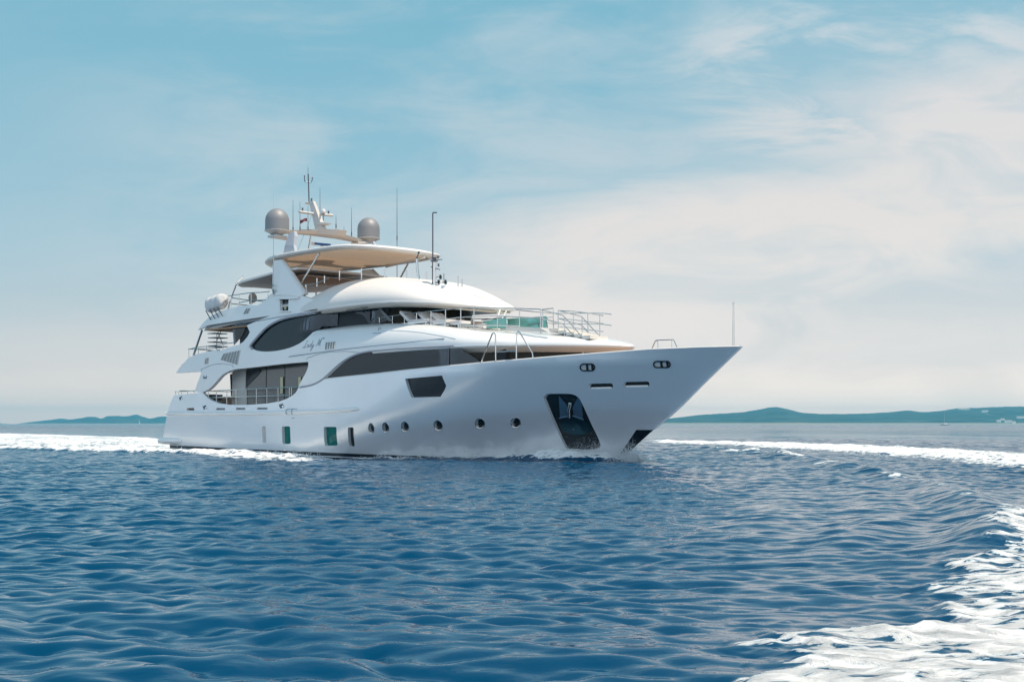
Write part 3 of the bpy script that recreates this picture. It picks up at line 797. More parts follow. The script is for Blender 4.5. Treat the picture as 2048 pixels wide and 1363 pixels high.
small = [[(0, 0), (.1, 1), (.4, .85), (.15, .5), (.45, .25), (0, 0)], [(.55, .25), (.75, .4), (.6, .5), (.55, .1), (.8, .05)], [(.85, 0), (.9, .45), (1.1, .4), (1.12, .02)],
         [(1.2, .25), (1.4, .4), (1.25, .5), (1.2, .1), (1.45, .05)], [(1.6, 1), (1.55, .02)], [(1.85, 1), (1.8, .02)], [(1.45, .6), (2.0, .65)], [(2.1, .45), (2.08, .02)]]
script(small, 406.5, 757, 3.3, 6, .25, -.06, .010, 'builder_lettering')

# ---- rails
RR = .022
def rail(name, tops, posts, mids=(), s=3.3, r=RR, label=None):
    o = tubes(name, [[P3(a, b, s if not callable(s) else sfn(s, a, b)) for a, b in l] for l in [tops] + list(mids)], r, M['steel'], yr)
    for p in posts:
        (a, b), (c, d) = p; s0 = s if not callable(s) else sfn(s, a, b); tubes('post', [[P3(a, b, s0), P3(c, d, s0)]], r * .95, M['steel'], o)
    if label: o['label'] = label
    return o
def sfn(f, a, b):
    lo, hi = -1., 4.
    for _ in range(30):
        m_ = (lo + hi) / 2; x, z = onY(a, b, m_)
        if f(x) > m_: lo = m_
        else: hi = m_
    return (lo + hi) / 2
# main deck side rail in the opening
rail('side_rail', [(413, 781.5), (470, 779), (530, 775.8), (597, 773.2)], [((x, 781.5 - (x - 413) * .045), (x, min(809, 790 + (x - 405) * .9))) for x in (417, 433, 453.5, 472.5, 492.5, 513, 534, 556.5, 579, 583.5)],
     [[(425, 794.5), (490, 792.5), (560, 791), (578, 790.3)]], s=3.36, label='steel rail across the main deck side opening')
# port side rail seen through the opening, dark
rr_ = [P3(500, 777 + 3, -3.3)]
# stern rail
rail('stern_rail', [(349, 783), (370, 782.5), (389, 781)], [((x, 782.5), (x, 789)) for x in (351, 357.5, 363, 375, 388)], s=3.3)
tubes('stern_rail', [[(.9, -3.25, 3.2), (.75, 0, 3.22), (.9, 3.25, 3.2)]], RR, M['steel'], yr)
# upper aft deck rail
rail('upper_aft_rail', [(376.5, 698), (392, 694.5), (430, 690), (467, 684.5)], [((377.5, 698), (377.5, 714)), ((396.5, 694), (396.5, 708)), ((412.5, 692), (412.5, 704)), ((446, 688), (446, 704))], [[(377, 698), (395, 697.5), (446, 695)]], s=3.3)
tubes('upper_aft_rail', [[(2.2, -3.3, 5.33), (1.9, -2.2, 5.33), (1.8, 0, 5.33), (1.9, 2.2, 5.33), (2.2, 3.3, 5.33)], [(2.2, -3.3, 4.95), (1.8, 0, 4.95), (2.2, 3.3, 4.95)]], RR, M['steel'], yr)
# flybridge aft rail
rail('flybridge_aft_rail', [(457, 591.5), (480, 588), (502, 585), (520, 584.5), (540, 582.5)], [((478, 588), (478, 612)), ((502.5, 585.5), (502.5, 609)), ((535.5, 583), (535.5, 598))], [[(478, 605), (502, 600.5), (532, 599.5)]], s=3.0)
tubes('flybridge_aft_rail', [[(5.3, -3.0, 7.8), (4.9, -2, 7.8), (4.8, 0, 7.8), (4.9, 2, 7.8), (5.3, 3.0, 7.8)], [(5.3, -3.0, 7.5), (4.8, 0, 7.5), (5.3, 3.0, 7.5)], [(5.3, -3., 7.2), (5.3, -3., 7.8)], [(4.8, 0, 7.2), (4.8, 0, 7.8)]], RR, M['steel'], yr)
# coachroof rail
ye = lambda x: max(.25, _P1(x) - .95)
rail('foredeck_rail', [(741.6, 646), (747.5, 635), (768, 634), (809, 628), (862, 622), (932, 614.5), (993, 616.5), (1017, 616), (1077, 618), (1082, 619)],
     [((x, y0), (x, y1)) for x, y0, y1 in ((759, 634.5, 645), (785, 631.5, 646), (809, 628, 646), (833, 625, 646.5), (862, 622, 648.5), (891, 618.5, 652), (921.5, 615.5, 656), (948, 615, 661), (995, 616.5, 662), (1039, 617, 662), (1081.5, 619, 667))],
     [[(891, 638), (920, 634), (991, 631.5), (1040, 634), (1082, 636)], [(922, 651), (991, 650), (1040, 651)]], s=ye, label='long steel rail along the foredeck sun deck')
# stair handrails, centre of the foredeck
for (P_, po, s_) in (([(1082, 619), (1126, 631), (1150, 657), (1166, 676), (1166, 707)], [((1129, 632), (1129, 682)), ((1085.5, 620), (1085.5, 664))], 1.15),
                     ([(1116, 621), (1163, 633), (1186, 658), (1202.5, 675), (1203, 704)], [((1116, 621), (1117, 667)), ((1164, 633), (1164, 670))], .15)):
    m1 = [(a, b + 17) for a, b in P_[1:4]]; m2 = [(a, b + 34) for a, b in P_[1:3]]
    m2 = m2 + [((P_[3][0] - 6, P_[4][1] - 2))]
    rail('stair_handrail', P_, po, [[(P_[0][0], P_[0][1] + 16)] + m1, m2], s=s_)
# far rail
rail('foredeck_rail', [(1116, 621), (1147, 622.5), (1175, 626), (1206, 631)], [((1147, 622.5), (1147, 668)), ((1175.5, 626), (1176, 670)), ((1199.5, 630), (1199.5, 672))],
     [[(1118, 637), (1150, 640), (1206, 647)], [(1118, 653), (1150, 656), (1206, 663)]], s=-1.9, label='steel rail on the far side of the foredeck stair')
rail('foredeck_rail', [(1085, 618.5), (1106, 616)], [((1106.5, 616), (1107, 657))], [[(1085, 636), (1107, 633.5)], [(1096, 641), (1116, 647)]], s=-2.2)
tubes('foredeck_rail', [[(x, max(.2, _P1(x) - .95), _zb(x) + _Ht(x) + .95) for x in np.linspace(17, 27.2, 14)], [(x, max(.2, _P1(x) - .95), _zb(x) + _Ht(x) + .5) for x in np.linspace(17, 27.2, 14)]], RR, M['steel'], yr)
# bulwark step frames
rail('boarding_frame', [(962.5, 723), (985, 666.5), (988.5, 665.5), (991, 669), (991.5, 721)], [], s=3.15, r=.028)
rail('boarding_frame', [(1033, 718), (1033, 666), (1036, 662.5), (1040, 665), (1065, 706), (1066, 715)], [], [[(992, 703.5), (1033, 701.5)]], s=2.9, r=.028)
rail('boarding_frame', [(1303, 699), (1311, 681), (1313.5, 680.5), (1315.5, 683), (1316, 697)], [], s=-1.55, r=.022)
rail('boarding_frame', [(1343, 696), (1343.5, 680), (1345.5, 678), (1348, 680.5), (1355, 696)], [], [[(1313, 680), (1344, 679)]], s=-1.3, r=.018)
# bow flagstaff
mb = MB(); mb.tube([P3(1467, 694, 0), P3(1467, 608, 0)], .045, 8, .03); mb.lathe(P3(1467, 608, 0), [(.045, 0), (.045, .05), (.01, .07)], 8); mb.build('bow_staff', M['steel'], yr, True)
# roof stub posts round the wheelhouse roof
for x, y0, y1, s_ in ((679, 541, 557, 1.6), (723, 537, 557, 1.3), (769.5, 538, 557, 1.1), (813, 540, 559, 1.0), (853, 543, 561, .8), (888, 547, 564, .6), (916, 551, 569, .3), (924, 558, 570, -.2), (649, 551, 563, 2.2), (634, 556, 570, 2.4), (612, 569, 582, 2.7)):
    tubes('stub_post', [[P3(x, y0, s_), P3(x, y1 + 3, s_)]], .03, M['steel'], yr)
tubes('windshield_rail', [[P3(612, 570, 2.7), P3(634, 566, 2.5), P3(660, 555, 2.0), P3(723, 554.5, 1.3), P3(769, 555, 1.1)]], .015, M['steel'], yr)

# ---- stairs in the coachroof, beige lounge, teal screens
q = [(1094, 664.5), (1113, 663), (1176, 682), (1160, 684)]
xs4 = [onZ(a, b, z) for (a, b), z in zip(q, (5.12, 5.12, 4.72, 4.72))]
MB().box((18.6, -2.0, 5.6), (20.4, 2.0, 5.9)).build('deck_plinth', M['cream'], yr)
lz = MB()
for k in range(5):
    x0 = 25.6 + k * .42; zt = 5.22 - k * .09
    lz.box((x0, -1.15, zt - .1), (x0 + .44, -.1, zt + .005 + .03))
lz.build('foredeck_stair', M['cream'], yr)
b_ = MB(); b_.prism([P3(1012, 652, 1.9), P3(1080, 655, 1.9), P3(1098, 664, 1.9), P3(1012, 661, 1.9)], (0, .12, 0)); b_.build('lounge_coaming', M['cream'], yr)
b_ = MB(); b_.prism([P3(1098, 656, .9), P3(1170, 667, .4), P3(1160, 672, .4), P3(1098, 663, .9)], (0, .12, 0)); b_.build('lounge_coaming', M['cream'], yr)
for P_, s_ in (([(1015, 637), (1093, 632), (1095, 655), (1015, 655)], -1.4), ([(966, 642), (1012, 634.5), (1014, 656), (970, 657)], .6)):
    MB().prism([P3(a, b, s_) for a, b in P_], (0, .02, 0)).build('glass_screen', M['teal'], yr)
tubes('screen_rail', [[P3(963, 640, 1.0), P3(1016, 633, -.6), P3(1095, 637, -1.5)], [P3(1055, 650, -1.3), P3(1077, 646, -1.3), P3(1077, 652, -1.3)], [P3(1092, 636, -1.4), P3(1095, 654, -1.4)]], .02, M['dsteel'], yr)
# awning brackets below the visor tip
tubes('visor_strut', [[P3(1013, 621, 0), P3(1002, 640, .3)], [P3(1000, 619, .3), P3(996, 632, .5)]], .03, M['white'], yr)

# ---- hardtop
def hardtop():
    top_, bot = [], []
    half = catmull([(5.9, 0), (6.15, -1.0), (7.0, -2.1), (8.1, -2.72), (9.6, -3.02), (12, -3.08), (13.6, -2.98), (14.7, -2.62), (15.35, -1.8), (15.65, -.9), (15.72, 0)], 5)
    loop = half + [(a, -b) for a, b in half[::-1][1:-1]]
    def zt(x, y, e):   # crowned, drooping aft and slightly forward
        r_ = min(1, abs(y) / 3.05); return 9.62 + .16 * (1 - r_ ** 2) * e - .16 * max(0, (9.5 - x) / 3.5) ** 1.5 - .1 * max(0, (x - 13.5) / 2.2) ** 2
    V = []; Fc = []; n = len(loop); rings = [(1.0, 0., -.12), (1.012, 0, -.06), (1.0, 0, 0.0), (.94, .2, .04), (.875, .3, .03), (.86, .2, -.06)]
    c = (10.8, 0)
    for sc__, e, dz in rings:
        for x, y in loop:
            xx, yy = c[0] + (x - c[0]) * sc__, y * sc__; V.append((xx, yy, zt(xx, yy, e) + dz))
    for i in range(len(rings) - 1):
        for k in range(n): Fc.append((i * n + k, i * n + (k + 1) % n, (i + 1) * n + (k + 1) % n, (i + 1) * n + k))
    mk('hardtop', V, Fc, M['roof'], yr, True)
    # underside rim
    V = []; Fc = []
    for sc__, dz in ((1.0, -.12), (.95, -.17), (.88, -.17)):
        for x, y in loop: xx, yy = c[0] + (x - c[0]) * sc__, y * sc__; V.append((xx, yy, zt(xx, yy, 0) + dz))
    for i in range(2):
        for k in range(n): Fc.append((i * n + (k + 1) % n, i * n + k, (i + 1) * n + k, (i + 1) * n + (k + 1) % n))
    mk('hardtop_rim', V, Fc, M['cream'], yr, True)
    # canvas underside with shallow folds
    V = []; Fc = []; nx, ny = 60, 24
    inner = [(c[0] + (x - c[0]) * .885, y * .885) for x, y in loop]
    pts = []
    rr = [.885, .8, .7, .6, .5, .4, .3, .2, .1]
    for s_ in rr:
        for x, y in loop:
            xx, yy = c[0] + (x - c[0]) * s_, y * s_; V.append((xx, yy, zt(xx, yy, 0) - .10 + .015 * math.sin(xx * 4.2) + (-.06 if s_ == .885 else 0)))
    for i in range(len(rr) - 1):
        for k in range(n): Fc.append((i * n + (k + 1) % n, i * n + k, (i + 1) * n + k, (i + 1) * n + (k + 1) % n))
    Fc.append(tuple((len(rr) - 1) * n + k for k in range(n))[::-1])
    mk('hardtop_awning', V, Fc, M['awning'], yr, True)
hardtop()
tubes('awning_pole', [[P3(772, 533.5, -2.4), P3(849, 514.5, -.9)]], .05, M['roof'], yr)
tubes('hardtop_strut', [[P3(639, 506, 2.7), P3(603, 566, 2.7)]], .045, M['steel'], yr)
tubes('hardtop_strut', [[(P3(639, 506, 2.7)[0], 2.7, 9.4), (P3(603, 566, 2.7)[0], 2.7, 7.8)]], .045, M['steel'], yr)
tubes('hardtop_strut', [[P3(838, 503, .9), P3(833.5, 517, .9), P3(835, 535, .9), P3(838, 561, .9)]], .06, M['steel'], yr)
# arch legs (side wings)
wy = lambda x, z: 3.02 - .2 * max(0, z - 7.6) / 1.8
leg = [(541, 590), (545, 582), (545, 532), (547, 521), (562, 519), (570, 529), (580, 543), (590, 559), (600, 574), (610, 587), (600, 592), (560, 590)]
panel('arch_wing', px(catmull(leg, 1, True), wy)[::-1], [], wy, .22, M['white'], yr, step=.3)
l = px([(563, 520), (570, 529), (580, 543), (590, 559), (600, 574), (609, 586)], wy)
for sg in (1, -1): tubes('wing_edge', [[(a, -sg * (wy(a, b) - .06), b) for a, b in l]], .08, M['roof'], yr, 8)
# aft sunshade
V = []; nu, nv = 14, 10
def shade(u, v, e):  # u aft->fwd, v -1..1
    x = 4.55 + u * 6.05; hw = 2.75 * (1 - (1 - min(1, u * 3 + .15)) ** 3 * .5); return (x, v * hw, 8.52 + .28 * (1 - v * v) * 0 + .36 * min(1, u * 1.3) + (.07 if e else -.03) * (1 if 0 < u else .3) - .05 * abs(v) ** 3)
b_ = MB(); V = []
for e in (1, 0):
    for i in range(nu + 1):
        for j in range(nv + 1): V.append(shade(i / nu, -1 + 2 * j / nv, e))
K = (nu + 1) * (nv + 1); Fc = []
for i in range(nu):
    for j in range(nv):
        a = i * (nv + 1) + j; q = (a, a + nv + 1, a + nv + 2, a + 1); Fc += [q, tuple(k + K for k in q[::-1])]
per = [i * (nv + 1) for i in range(nu + 1)] + [nu * (nv + 1) + j for j in range(1, nv + 1)] + [i * (nv + 1) + nv for i in range(nu - 1, -1, -1)] + [j for j in range(nv - 1, 0, -1)]
for a, b in zip(per, per[1:] + per[:1]): Fc.append((b, a, a + K, b + K))
b_.add(V, Fc); b_.build('aft_sunshade', M['roof'], yr)
MB().box((6.2, -1.9, 8.66), (9.8, 1.9, 8.70)).build('sunshade_awning', M['canvas'], yr)
for sg in (1, -1):
    P_ = [P3(486, 552, 2.3), P3(475, 565, 2.45), P3(466, 584, 2.6), P3(460, 603, 2.7), P3(456, 618, 2.8)]
    tubes('sunshade_strut', [[(a, b * sg, c) for a, b, c in catmull(P_, 4)]], .05, M['steel'], yr)
    P_ = [P3(404, 660, 3.1), P3(396, 683, 3.1), P3(387, 710, 3.1)]
    tubes('deck_pillar', [[(a, b * sg, c) for a, b, c in P_]], .06, M['steel'], yr)
# radar arch
yA = 2.75
for sg in (1, -1):
    P_ = [(P3(565, 514, yA)), P3(570, 490, yA), P3(577, 468, yA - .1), P3(588, 462, yA - .25), P3(591, 472, yA - .25), P3(587, 490, yA - .1), P3(591, 510, yA)]
    V = [(a, sg * b, c) for a, b, c in P_]; b_ = MB(); b_.prism(V if sg == 1 else V[::-1], (0, sg * .16, 0)); b_.build('arch_leg', M['legshaded'], yr)
ab = MB(); V = []; ys = np.linspace(-2.6, 2.6, 13)
for y in ys:
    k = abs(y) / 2.6; fw_ = .55 - .2 * k + (.35 * (1 - k) ** 1.0); x0 = 8.75; zt_ = 10.92 + .12 * (1 - k * k)
    V += [(x0 - .1, y, zt_), (x0 + fw_, y, zt_ - .06), (x0 + fw_ - .1, y, zt_ - .2), (x0 - .05, y, zt_ - .2)]
Fc = [(4 * i + k, 4 * i + 4 + k, 4 * i + 4 + (k + 1) % 4, 4 * i + (k + 1) % 4)[::-1] for i in range(12) for k in range(4)] + [(0, 1, 2, 3), (51, 50, 49, 48)]
ab.add(V, Fc); ab.build('arch_beam', M['arch'], yr)
V = [(9.0, -1.15, 10.98), (9.0, .65, 10.98), (10.3, .3, 10.86), (10.3, -.5, 10.86)]
MB().prism([(8.9, -.9, 11.08), (9.6, -.75, 11.08), (10.5, -.25, 10.98), (10.5, .25, 10.98), (9.6, .75, 11.08), (8.9, .9, 11.08)], (-.15, 0, -.26)).build('radar_platform', M['arch'], yr)
# domes
DX = 8.95; DY = 2.83
for s_, pc in ((1, (554, 470)), (-1, (737, 485))):
    x_, z_ = onY(pc[0], pc[1], s_ * DY); c_ = (x_, -s_ * DY, z_)
    Rr = .575; prof = [(.22, -.02), (.30, .0)]
    d = MB().lathe(c_, [(Rr + .03, .20), (Rr, .22), (Rr, .26), (Rr, .70)] + [(Rr * math.cos(t), .70 + .60 * math.sin(t)) for t in np.linspace(.1, 1.55, 12)], 40); dm = d.build('satellite_dome', M['dome'], yr, True)
    d = MB().lathe(c_, [(.2, -.02), (.24, 0), (Rr, .18), (Rr + .035, .19), (Rr + .035, .21), (Rr - .02, .215)], 40); d.build('dome_base', M['arch'], dm, True)
    MB().prism([(c_[0] - .35, c_[1] - .3, c_[2] - .12), (c_[0] + .35, c_[1] - .3, c_[2] - .12), (c_[0] + .3, c_[1] + s_ * .9 + .0, c_[2] - .16), (c_[0] - .3, c_[1] + s_ * .9, c_[2] - .16)], (0, 0, .1)).build('dome_bracket', M['arch'], yr)
# main mast
def mp_(a, b, s=0.): return P3(a, b, s)
mb = MB()
A0, A1, B0, B1 = mp_(633, 464), mp_(653, 461), mp_(619, 403), mp_(629, 402)
mb.add([(A0[0] + .1, -.13, A0[2]), (A1[0] - .1, -.13, A1[2]), (B1[0] - .04, -.07, B1[2]), (B0[0] + .04, -.07, B0[2]), (A0[0] + .1, .13, A0[2]), (A1[0] - .1, .13, A1[2]), (B1[0] - .04, .07, B1[2]), (B0[0] + .04, .07, B0[2])], [(0, 1, 2, 3), (7, 6, 5, 4), (1, 5, 6, 2), (0, 3, 7, 4), (3, 2, 6, 7)]); mb.build('mast', M['arch'], yr)
mb = MB(); q = [mp_(637, 444), mp_(658, 446), mp_(650, 450), mp_(640, 450)]; mb.prism([(a, -.2, c) for a, _, c in q], (0, .4, 0)); mb.build('mast_platform', M['arch'], yr)
mb = MB(); a = mp_(597, 423, 1.0); b = mp_(666, 430, -1.0); mb.tube([P3(597.5, 423, .85), P3(631, 428, 0), P3(665, 430.5, -.85)], .07, 8); mb.build('mast_spreader', M['arch'], yr, True)
mb = MB(); mb.lathe(mp_(616, 406), [(.02, -.08), (.16, -.03), (.18, 0), (.02, .01)], 14); mb.build('mast_cap', M['cream'], yr, True)
mb = MB(); mb.tube([mp_(618, 404), mp_(617, 366), mp_(616.3, 348)], .035, 6); mb.tube([mp_(616.3, 348), mp_(616, 335)], .012, 5)
mb.tube([P3(609, 353, .2), P3(609, 361, .2), P3(611, 364, .15), P3(622, 364.5, -.15), P3(624.3, 361, -.2), P3(624.5, 355, -.2)], .025, 6)
mb.lathe(P3(609, 353, .2), [(.03, 0), (.04, .03), (.01, .06)], 8); mb.build('wind_mast', M['dsteel'], yr, True)
mb = MB()
for k in range(3): c_ = P3(624.5, 355, -.2); a = k * 2.1; mb.lathe((c_[0] + .08 * math.cos(a), c_[1] + .08 * math.sin(a), c_[2]), [(.01, -.02), (.035, 0), (.01, .03)], 7)
mb.build('anemometer', M['steel'], yr)
for a, b, s_ in ((605, 421, .65), (623, 402, -.05), (657, 427, -.65), (876, 517, .3), (877, 533, .1)):
    mb = MB().lathe(P3(a, b, s_), [(.05, 0), (.05, .02), (.04, .03), (.04, .10), (.055, .11), (.055, .13)], 10); mb.build('navigation_light', M['dsteel'], yr, True)
mb = MB().lathe(P3(647, 427, -.35), [(.08, 0), (.11, .05), (.11, .16), (.07, .22), (.01, .24)], 16); mb.build('small_dome', M['roof'], yr, True)
tubes('dome_stalk', [[P3(647, 428, -.35), P3(646.5, 443, -.2)]], .03, M['steel'], yr)
tubes('arch_strut', [[P3(622, 472, .9), P3(617, 500, 1.0)]], .05, M['steel'], yr)
tubes('stay', [[P3(594, 504, 1.9), P3(624, 429, .2)]], .008, M['dsteel'], yr, 4)
tubes('arch_grab_rail', [[P3(598.5, 463, 1.6), P3(598.5, 459, 1.6), P3(627, 460.5, .7), P3(627.5, 463, .7)]], .014, M['dsteel'], yr, 5)
for a, b0, b1, s_ in ((547, 348, 588, 3.05), (586, 400, 463, 2.0), (600, 403, 462, 1.5), (616, 412, 463, 1.0), (640, 375, 438, .1), (672, 430, 457, -.8), (688, 453, 470, -1.5), (703, 415, 472, -1.9), (794, 376, 480, -2.6)):
    A = P3(a, b0, s_); B_ = P3(a, b1, s_); mb = MB().tube([B_, A], .02, 6, .008); mb.build('whip_antenna', M['walling'] if a == 547 else M['dsteel'], yr)
    MB().lathe(B_, [(.03, 0), (.03, .2), (.015, .25)], 7).build('antenna_base', M['dsteel'], yr)
tubes('whip_antenna', [[P3(794, 480, -2.6), P3(794, 556, -2.6)]], .018, M['dsteel'], yr, 5)
tubes('antenna_clamp', [[P3(545.5, 570, 3.1), P3(548, 570, 3.1)], [P3(545, 580, 3.1), P3(549, 580, 3.1)]], .05, M['steel'], yr)
# open-array radar scanner
mb = MB(); a = P3(629, 489, .6); b = P3(660, 492, -.2); v = Vector(b) - Vector(a); sd = Vector((v.y, -v.x, 0)).normalized() * .1
mb.prism([tuple(Vector(a) - sd), tuple(Vector(b) - sd), tuple(Vector(b) + sd), tuple(Vector(a) + sd)], (0, 0, .1)); sk = mb.build('radar_scanner', M['blue'], yr)
MB().lathe(((a[0] + b[0]) / 2, (a[1] + b[1]) / 2, b[2] - .35), [(.12, 0), (.12, .3), (.06, .34)], 12).build('scanner_pedestal', M['roof'], sk, True)
MB().box((a[0] - .12, a[1] - .1, a[2] - .02), (a[0] + .02, a[1] + .1, a[2] + .12)).build('scanner_cap', M['roof'], sk)
MB().box((a[0] - .5, -2.0, 9.7), (a[0] - .2, -1.5, 9.85)).build('deck_box', M['roof'], yr)
# small pennant on the stay
# horn mast on the wheelhouse roof
s0 = 1.3
mb = MB(); mb.prism([P3(862, 589, s0 + .4), P3(892, 585, s0 - .2), P3(885, 571, s0 - .1), P3(866, 571, s0 + .2)], (.35, .25, 0)); mb.build('horn_base', M['white'], yr)
mb = MB(); mb.tube([P3(865.5, 571, s0), P3(865.5, 426, s0)], .035, 8, .028); mb.tube([P3(865.5, 427, s0), P3(866.5, 425, s0), P3(874, 425, s0 - .1)], .03, 6); mb.build('horn_mast', M['dsteel'], yr, True)
mb = MB(); mb.tube([P3(869, 571, s0), P3(869, 520, s0)], .075, 8); mb.build('signal_mast', M['steel'], yr, True)
mb = MB(); mb.lathe(P3(868.5, 524, s0), [(.09, 0), (.17, .02), (.17, .05), (.09, .06), (.09, .16), (.13, .18), (.13, .2)], 12); mb.build('signal_light', M['dsteel'], yr, True)
tubes('signal_arm', [[P3(862, 521, s0), P3(884, 518.5, s0)], [P3(862, 533.5, s0), P3(880, 539, s0)]], .02, M['dsteel'], yr)
for a, b in ((881, 554), (877.5, 564), (891, 564)):
    A = P3(a, b, s0 - .1); o = MB()
    # trumpet along the forward axis
    V = []; Fc = []; n = 18; pr = [(.02, -.45), (.035, -.25), (.06, -.1), (.11, -.02), (.12, 0), (.085, -.005), (.03, -.1)]
    o.lathe(A, pr, n, 'x'); hn = o.build('air_horn', M['chrome'], yr, True)
    MB().lathe((A[0] - .012, A[1], A[2]), [(.005, 0), (.08, .004), (.082, .008)], 16, 'x').build('horn_mouth', M['black'], hn)

# ---- aft bits: stairs on the upper aft deck
st = MB()
for k in range(6): A = P3(440 + (k % 2), 703 - k * 8.6, 1.6); st.box((A[0] - .1, -2.3, A[2]), (A[0] + .55, -1.5, A[2] + .04))
st.build('stair_tread', M['dsteel'], yr)
tubes('stair_rail', [[P3(433, 702, 2.2), P3(434, 666, 2.2), P3(445, 655, 2.2)], [P3(436, 664, 2.2), P3(446, 690, 2.2)], [P3(444, 656, 2.2), P3(434, 680, 2.2)], [P3(430, 694, 2.4), P3(446, 693, 2.2)]], .02, M['dsteel'], yr)


# ================================================================== separate things aboard
def aboard(name, label, cat, x, s, z, rz=0., group=None):
    p = ORG + FW * x + ST * s; return thing(name, label, cat, (p[0], p[1], z), R(-45) + rz, group)
def lounger(lab, x, s, z):
    t = aboard('sun_lounger', lab, 'sun lounger', x, s, z, group='sun loungers on the foredeck')
    f = MB().box((-.75, -.33, .16), (1.25, .33, .22))
    for a in (-.65, 1.15):
        for b in (-.28, .28): f.box((a - .03, b - .03, 0), (a + .03, b + .03, .16))
    f.build('frame', M['steel'], t)
    MB().box((-.02, -.31, .22), (1.25, .31, .34)).build('seat_cushion', M['cush'], t)
    c, s_ = math.cos(R(36)), math.sin(R(36)); V = []
    for y in (-.31, .31):
        for u, v in ((0, 0), (0, .13), (.74, .12), (.78, .06), (.74, 0)): V.append((-u * c + v * s_, y, .24 + u * s_ + v * c))
    mk('backrest', V, [(0, 1, 2, 3, 4), (9, 8, 7, 6, 5)] + [(k, k + 5, (k + 1) % 5 + 5, (k + 1) % 5) for k in range(5)], M['cush'], t)
    tubes('prop', [[(-.35, -.2, .18), (-.42, -.2, .5)], [(-.35, .2, .18), (-.42, .2, .5)]], .015, M['dsteel'], t)
for (a, b), s_, lab in (((826, 647), 2.25, 'cream sun lounger with raised back, the aftmost behind the foredeck rail'), ((862, 649), 2.1, 'cream sun lounger with raised back, between the two others behind the rail'), ((889, 651), 1.9, 'cream sun lounger with raised back, nearest the round cream cushion')):
    x, z = onY(a, b, s_); lounger(lab, x + .05, s_, z - .20)
x, z = onY(910, 653, 1.0); t = aboard('lounge_sofa', 'cream round-backed sofa beside the loungers on the foredeck', 'sofa', x, 1.0, z - .32)
MB().box((-.4, -.6, 0), (.6, .6, .35)).build('base', M['cush'], t)
V = MB()
for k in range(9):
    a = math.pi * k / 8; V.lathe((-.1 - .25 * math.sin(a), -.5 + k * .125, .3), [(.16, 0), (.17, .25), (.12, .36), (.02, .4)], 10)
V.build('backrest', M['cush'], t, True)
x, z = onY(955, 655, .3); t = aboard('coffee_table', 'low teak-topped table in front of the green glass screen', 'table', x, .3, z - .1)
MB().box((-.7, -.5, 0), (.9, .5, .22)).build('base', M['cush'], t); MB().box((-.75, -.55, .224), (.6, .55, .27)).build('tabletop', M['teak'], t)
# covered life rafts on the flybridge corner
x, z = onY(433, 606, 3.0); t = aboard('covered_life_raft', 'grey cloth-covered life raft bundle on struts at the aft flybridge corner', 'life raft', x, 3.0, z)
V = []; Fc = []; nu, nv = 28, 18
for i in range(nu + 1):
    u = -1 + 2 * i / nu
    for j in range(nv):
        a = 6.2832 * j / nv; r_ = (1 - abs(u) ** 7) ** .4 * (.90 + .10 * abs(math.cos(u * 4.8)) + .03 * math.sin(3 * a + u * 9))
        V.append((u * .76 + .03 * math.sin(a * 2), .34 * r_ * np.sign(math.cos(a)) * abs(math.cos(a)) ** .8, .40 * r_ * np.sign(math.sin(a)) * abs(math.sin(a)) ** .8 + .10 * u))
for i in range(nu):
    for j in range(nv): Fc.append((i * nv + j, (i + 1) * nv + j, (i + 1) * nv + (j + 1) % nv, i * nv + (j + 1) % nv))
mk('cover', V, Fc, M['cloth'], t, True)
b_ = MB()
for k in range(4): u = -.55 + k * .36; b_.tube([(u, -.28, -.30 + .1 * u), (u + .30, -.16, -.78 + .12 * u)], .025, 6)
b_.build('cradle', M['dsteel'], t)
# small satellite dish by the aft rail
x, z = onY(505, 607, 1.6); t = aboard('dish_stand', 'small grey round dish on a wooden post by the aft flybridge rail', 'dish', x, 1.6, z)
MB().box((-.22, -.05, 0), (-.08, .05, .22)).build('post', M['teak'], t); MB().lathe((.02, 0, .3), [(.02, -.06), (.24, -.04), (.26, 0), (.02, .03)], 20, 'x').build('dish', M['walling'], t, True)
# pennant on the stay
P_ = P3(614, 440, .7); pw = ORG + FW * P_[0] - ST * P_[1]
V = []; Fc = []
for i in range(7):
    for j in range(4): V.append((-.35 * i / 6, .05 * math.sin(i * 1.1 + j * .4), .10 - .055 * j - .03 * i * .5 + .03 * math.sin(i)))
for i in range(6):
    for j in range(3): Fc.append((i * 4 + j, (i + 1) * 4 + j, (i + 1) * 4 + j + 1, i * 4 + j + 1))
pn = mk('pennant', V, Fc, M['red'], None, True); pn.location = (pw[0], pw[1], P_[2]); thing('', 'small dark red pennant flying from the stay behind the mast', 'flag', mesh=pn)
# aft deck chairs behind the side rail
for k, (a, b) in enumerate(((421, 800), (433, 799))):
    x, z = onY(a, b, 1.9 - k * .6); t = aboard('deck_chair', ['grey wicker deck chair nearest the stern behind the side rail', 'round grey deck chair inboard of the other, behind the side rail'][k], 'chair', x, 1.9 - k * .6, 2.25, group='chairs on the aft deck')
    MB().lathe((0, 0, 0), [(.25, 0), (.28, .38), (.30, .45)], 14).build('seat', M['cush'], t, True)
    bb = MB()
    for q in range(9): an = R(90 + q * 22.5); bb.box((.28 * math.cos(an) - .05, .28 * math.sin(an) - .06, .4), (.28 * math.cos(an) + .05, .28 * math.sin(an) + .06, .78))
    bb.build('backrest', M['louver'], t)
x, z = onY(478, 800, 2.3); t = aboard('side_table', 'curved brown side table standing on the side deck behind the rail', 'table', x, 2.95, 2.28)
MB().lathe((0, 0, 0), [(.2, 0), (.05, .05), (.05, .5), (.3, .52), (.3, .56)], 16).build('table', M['teak'], t, True)

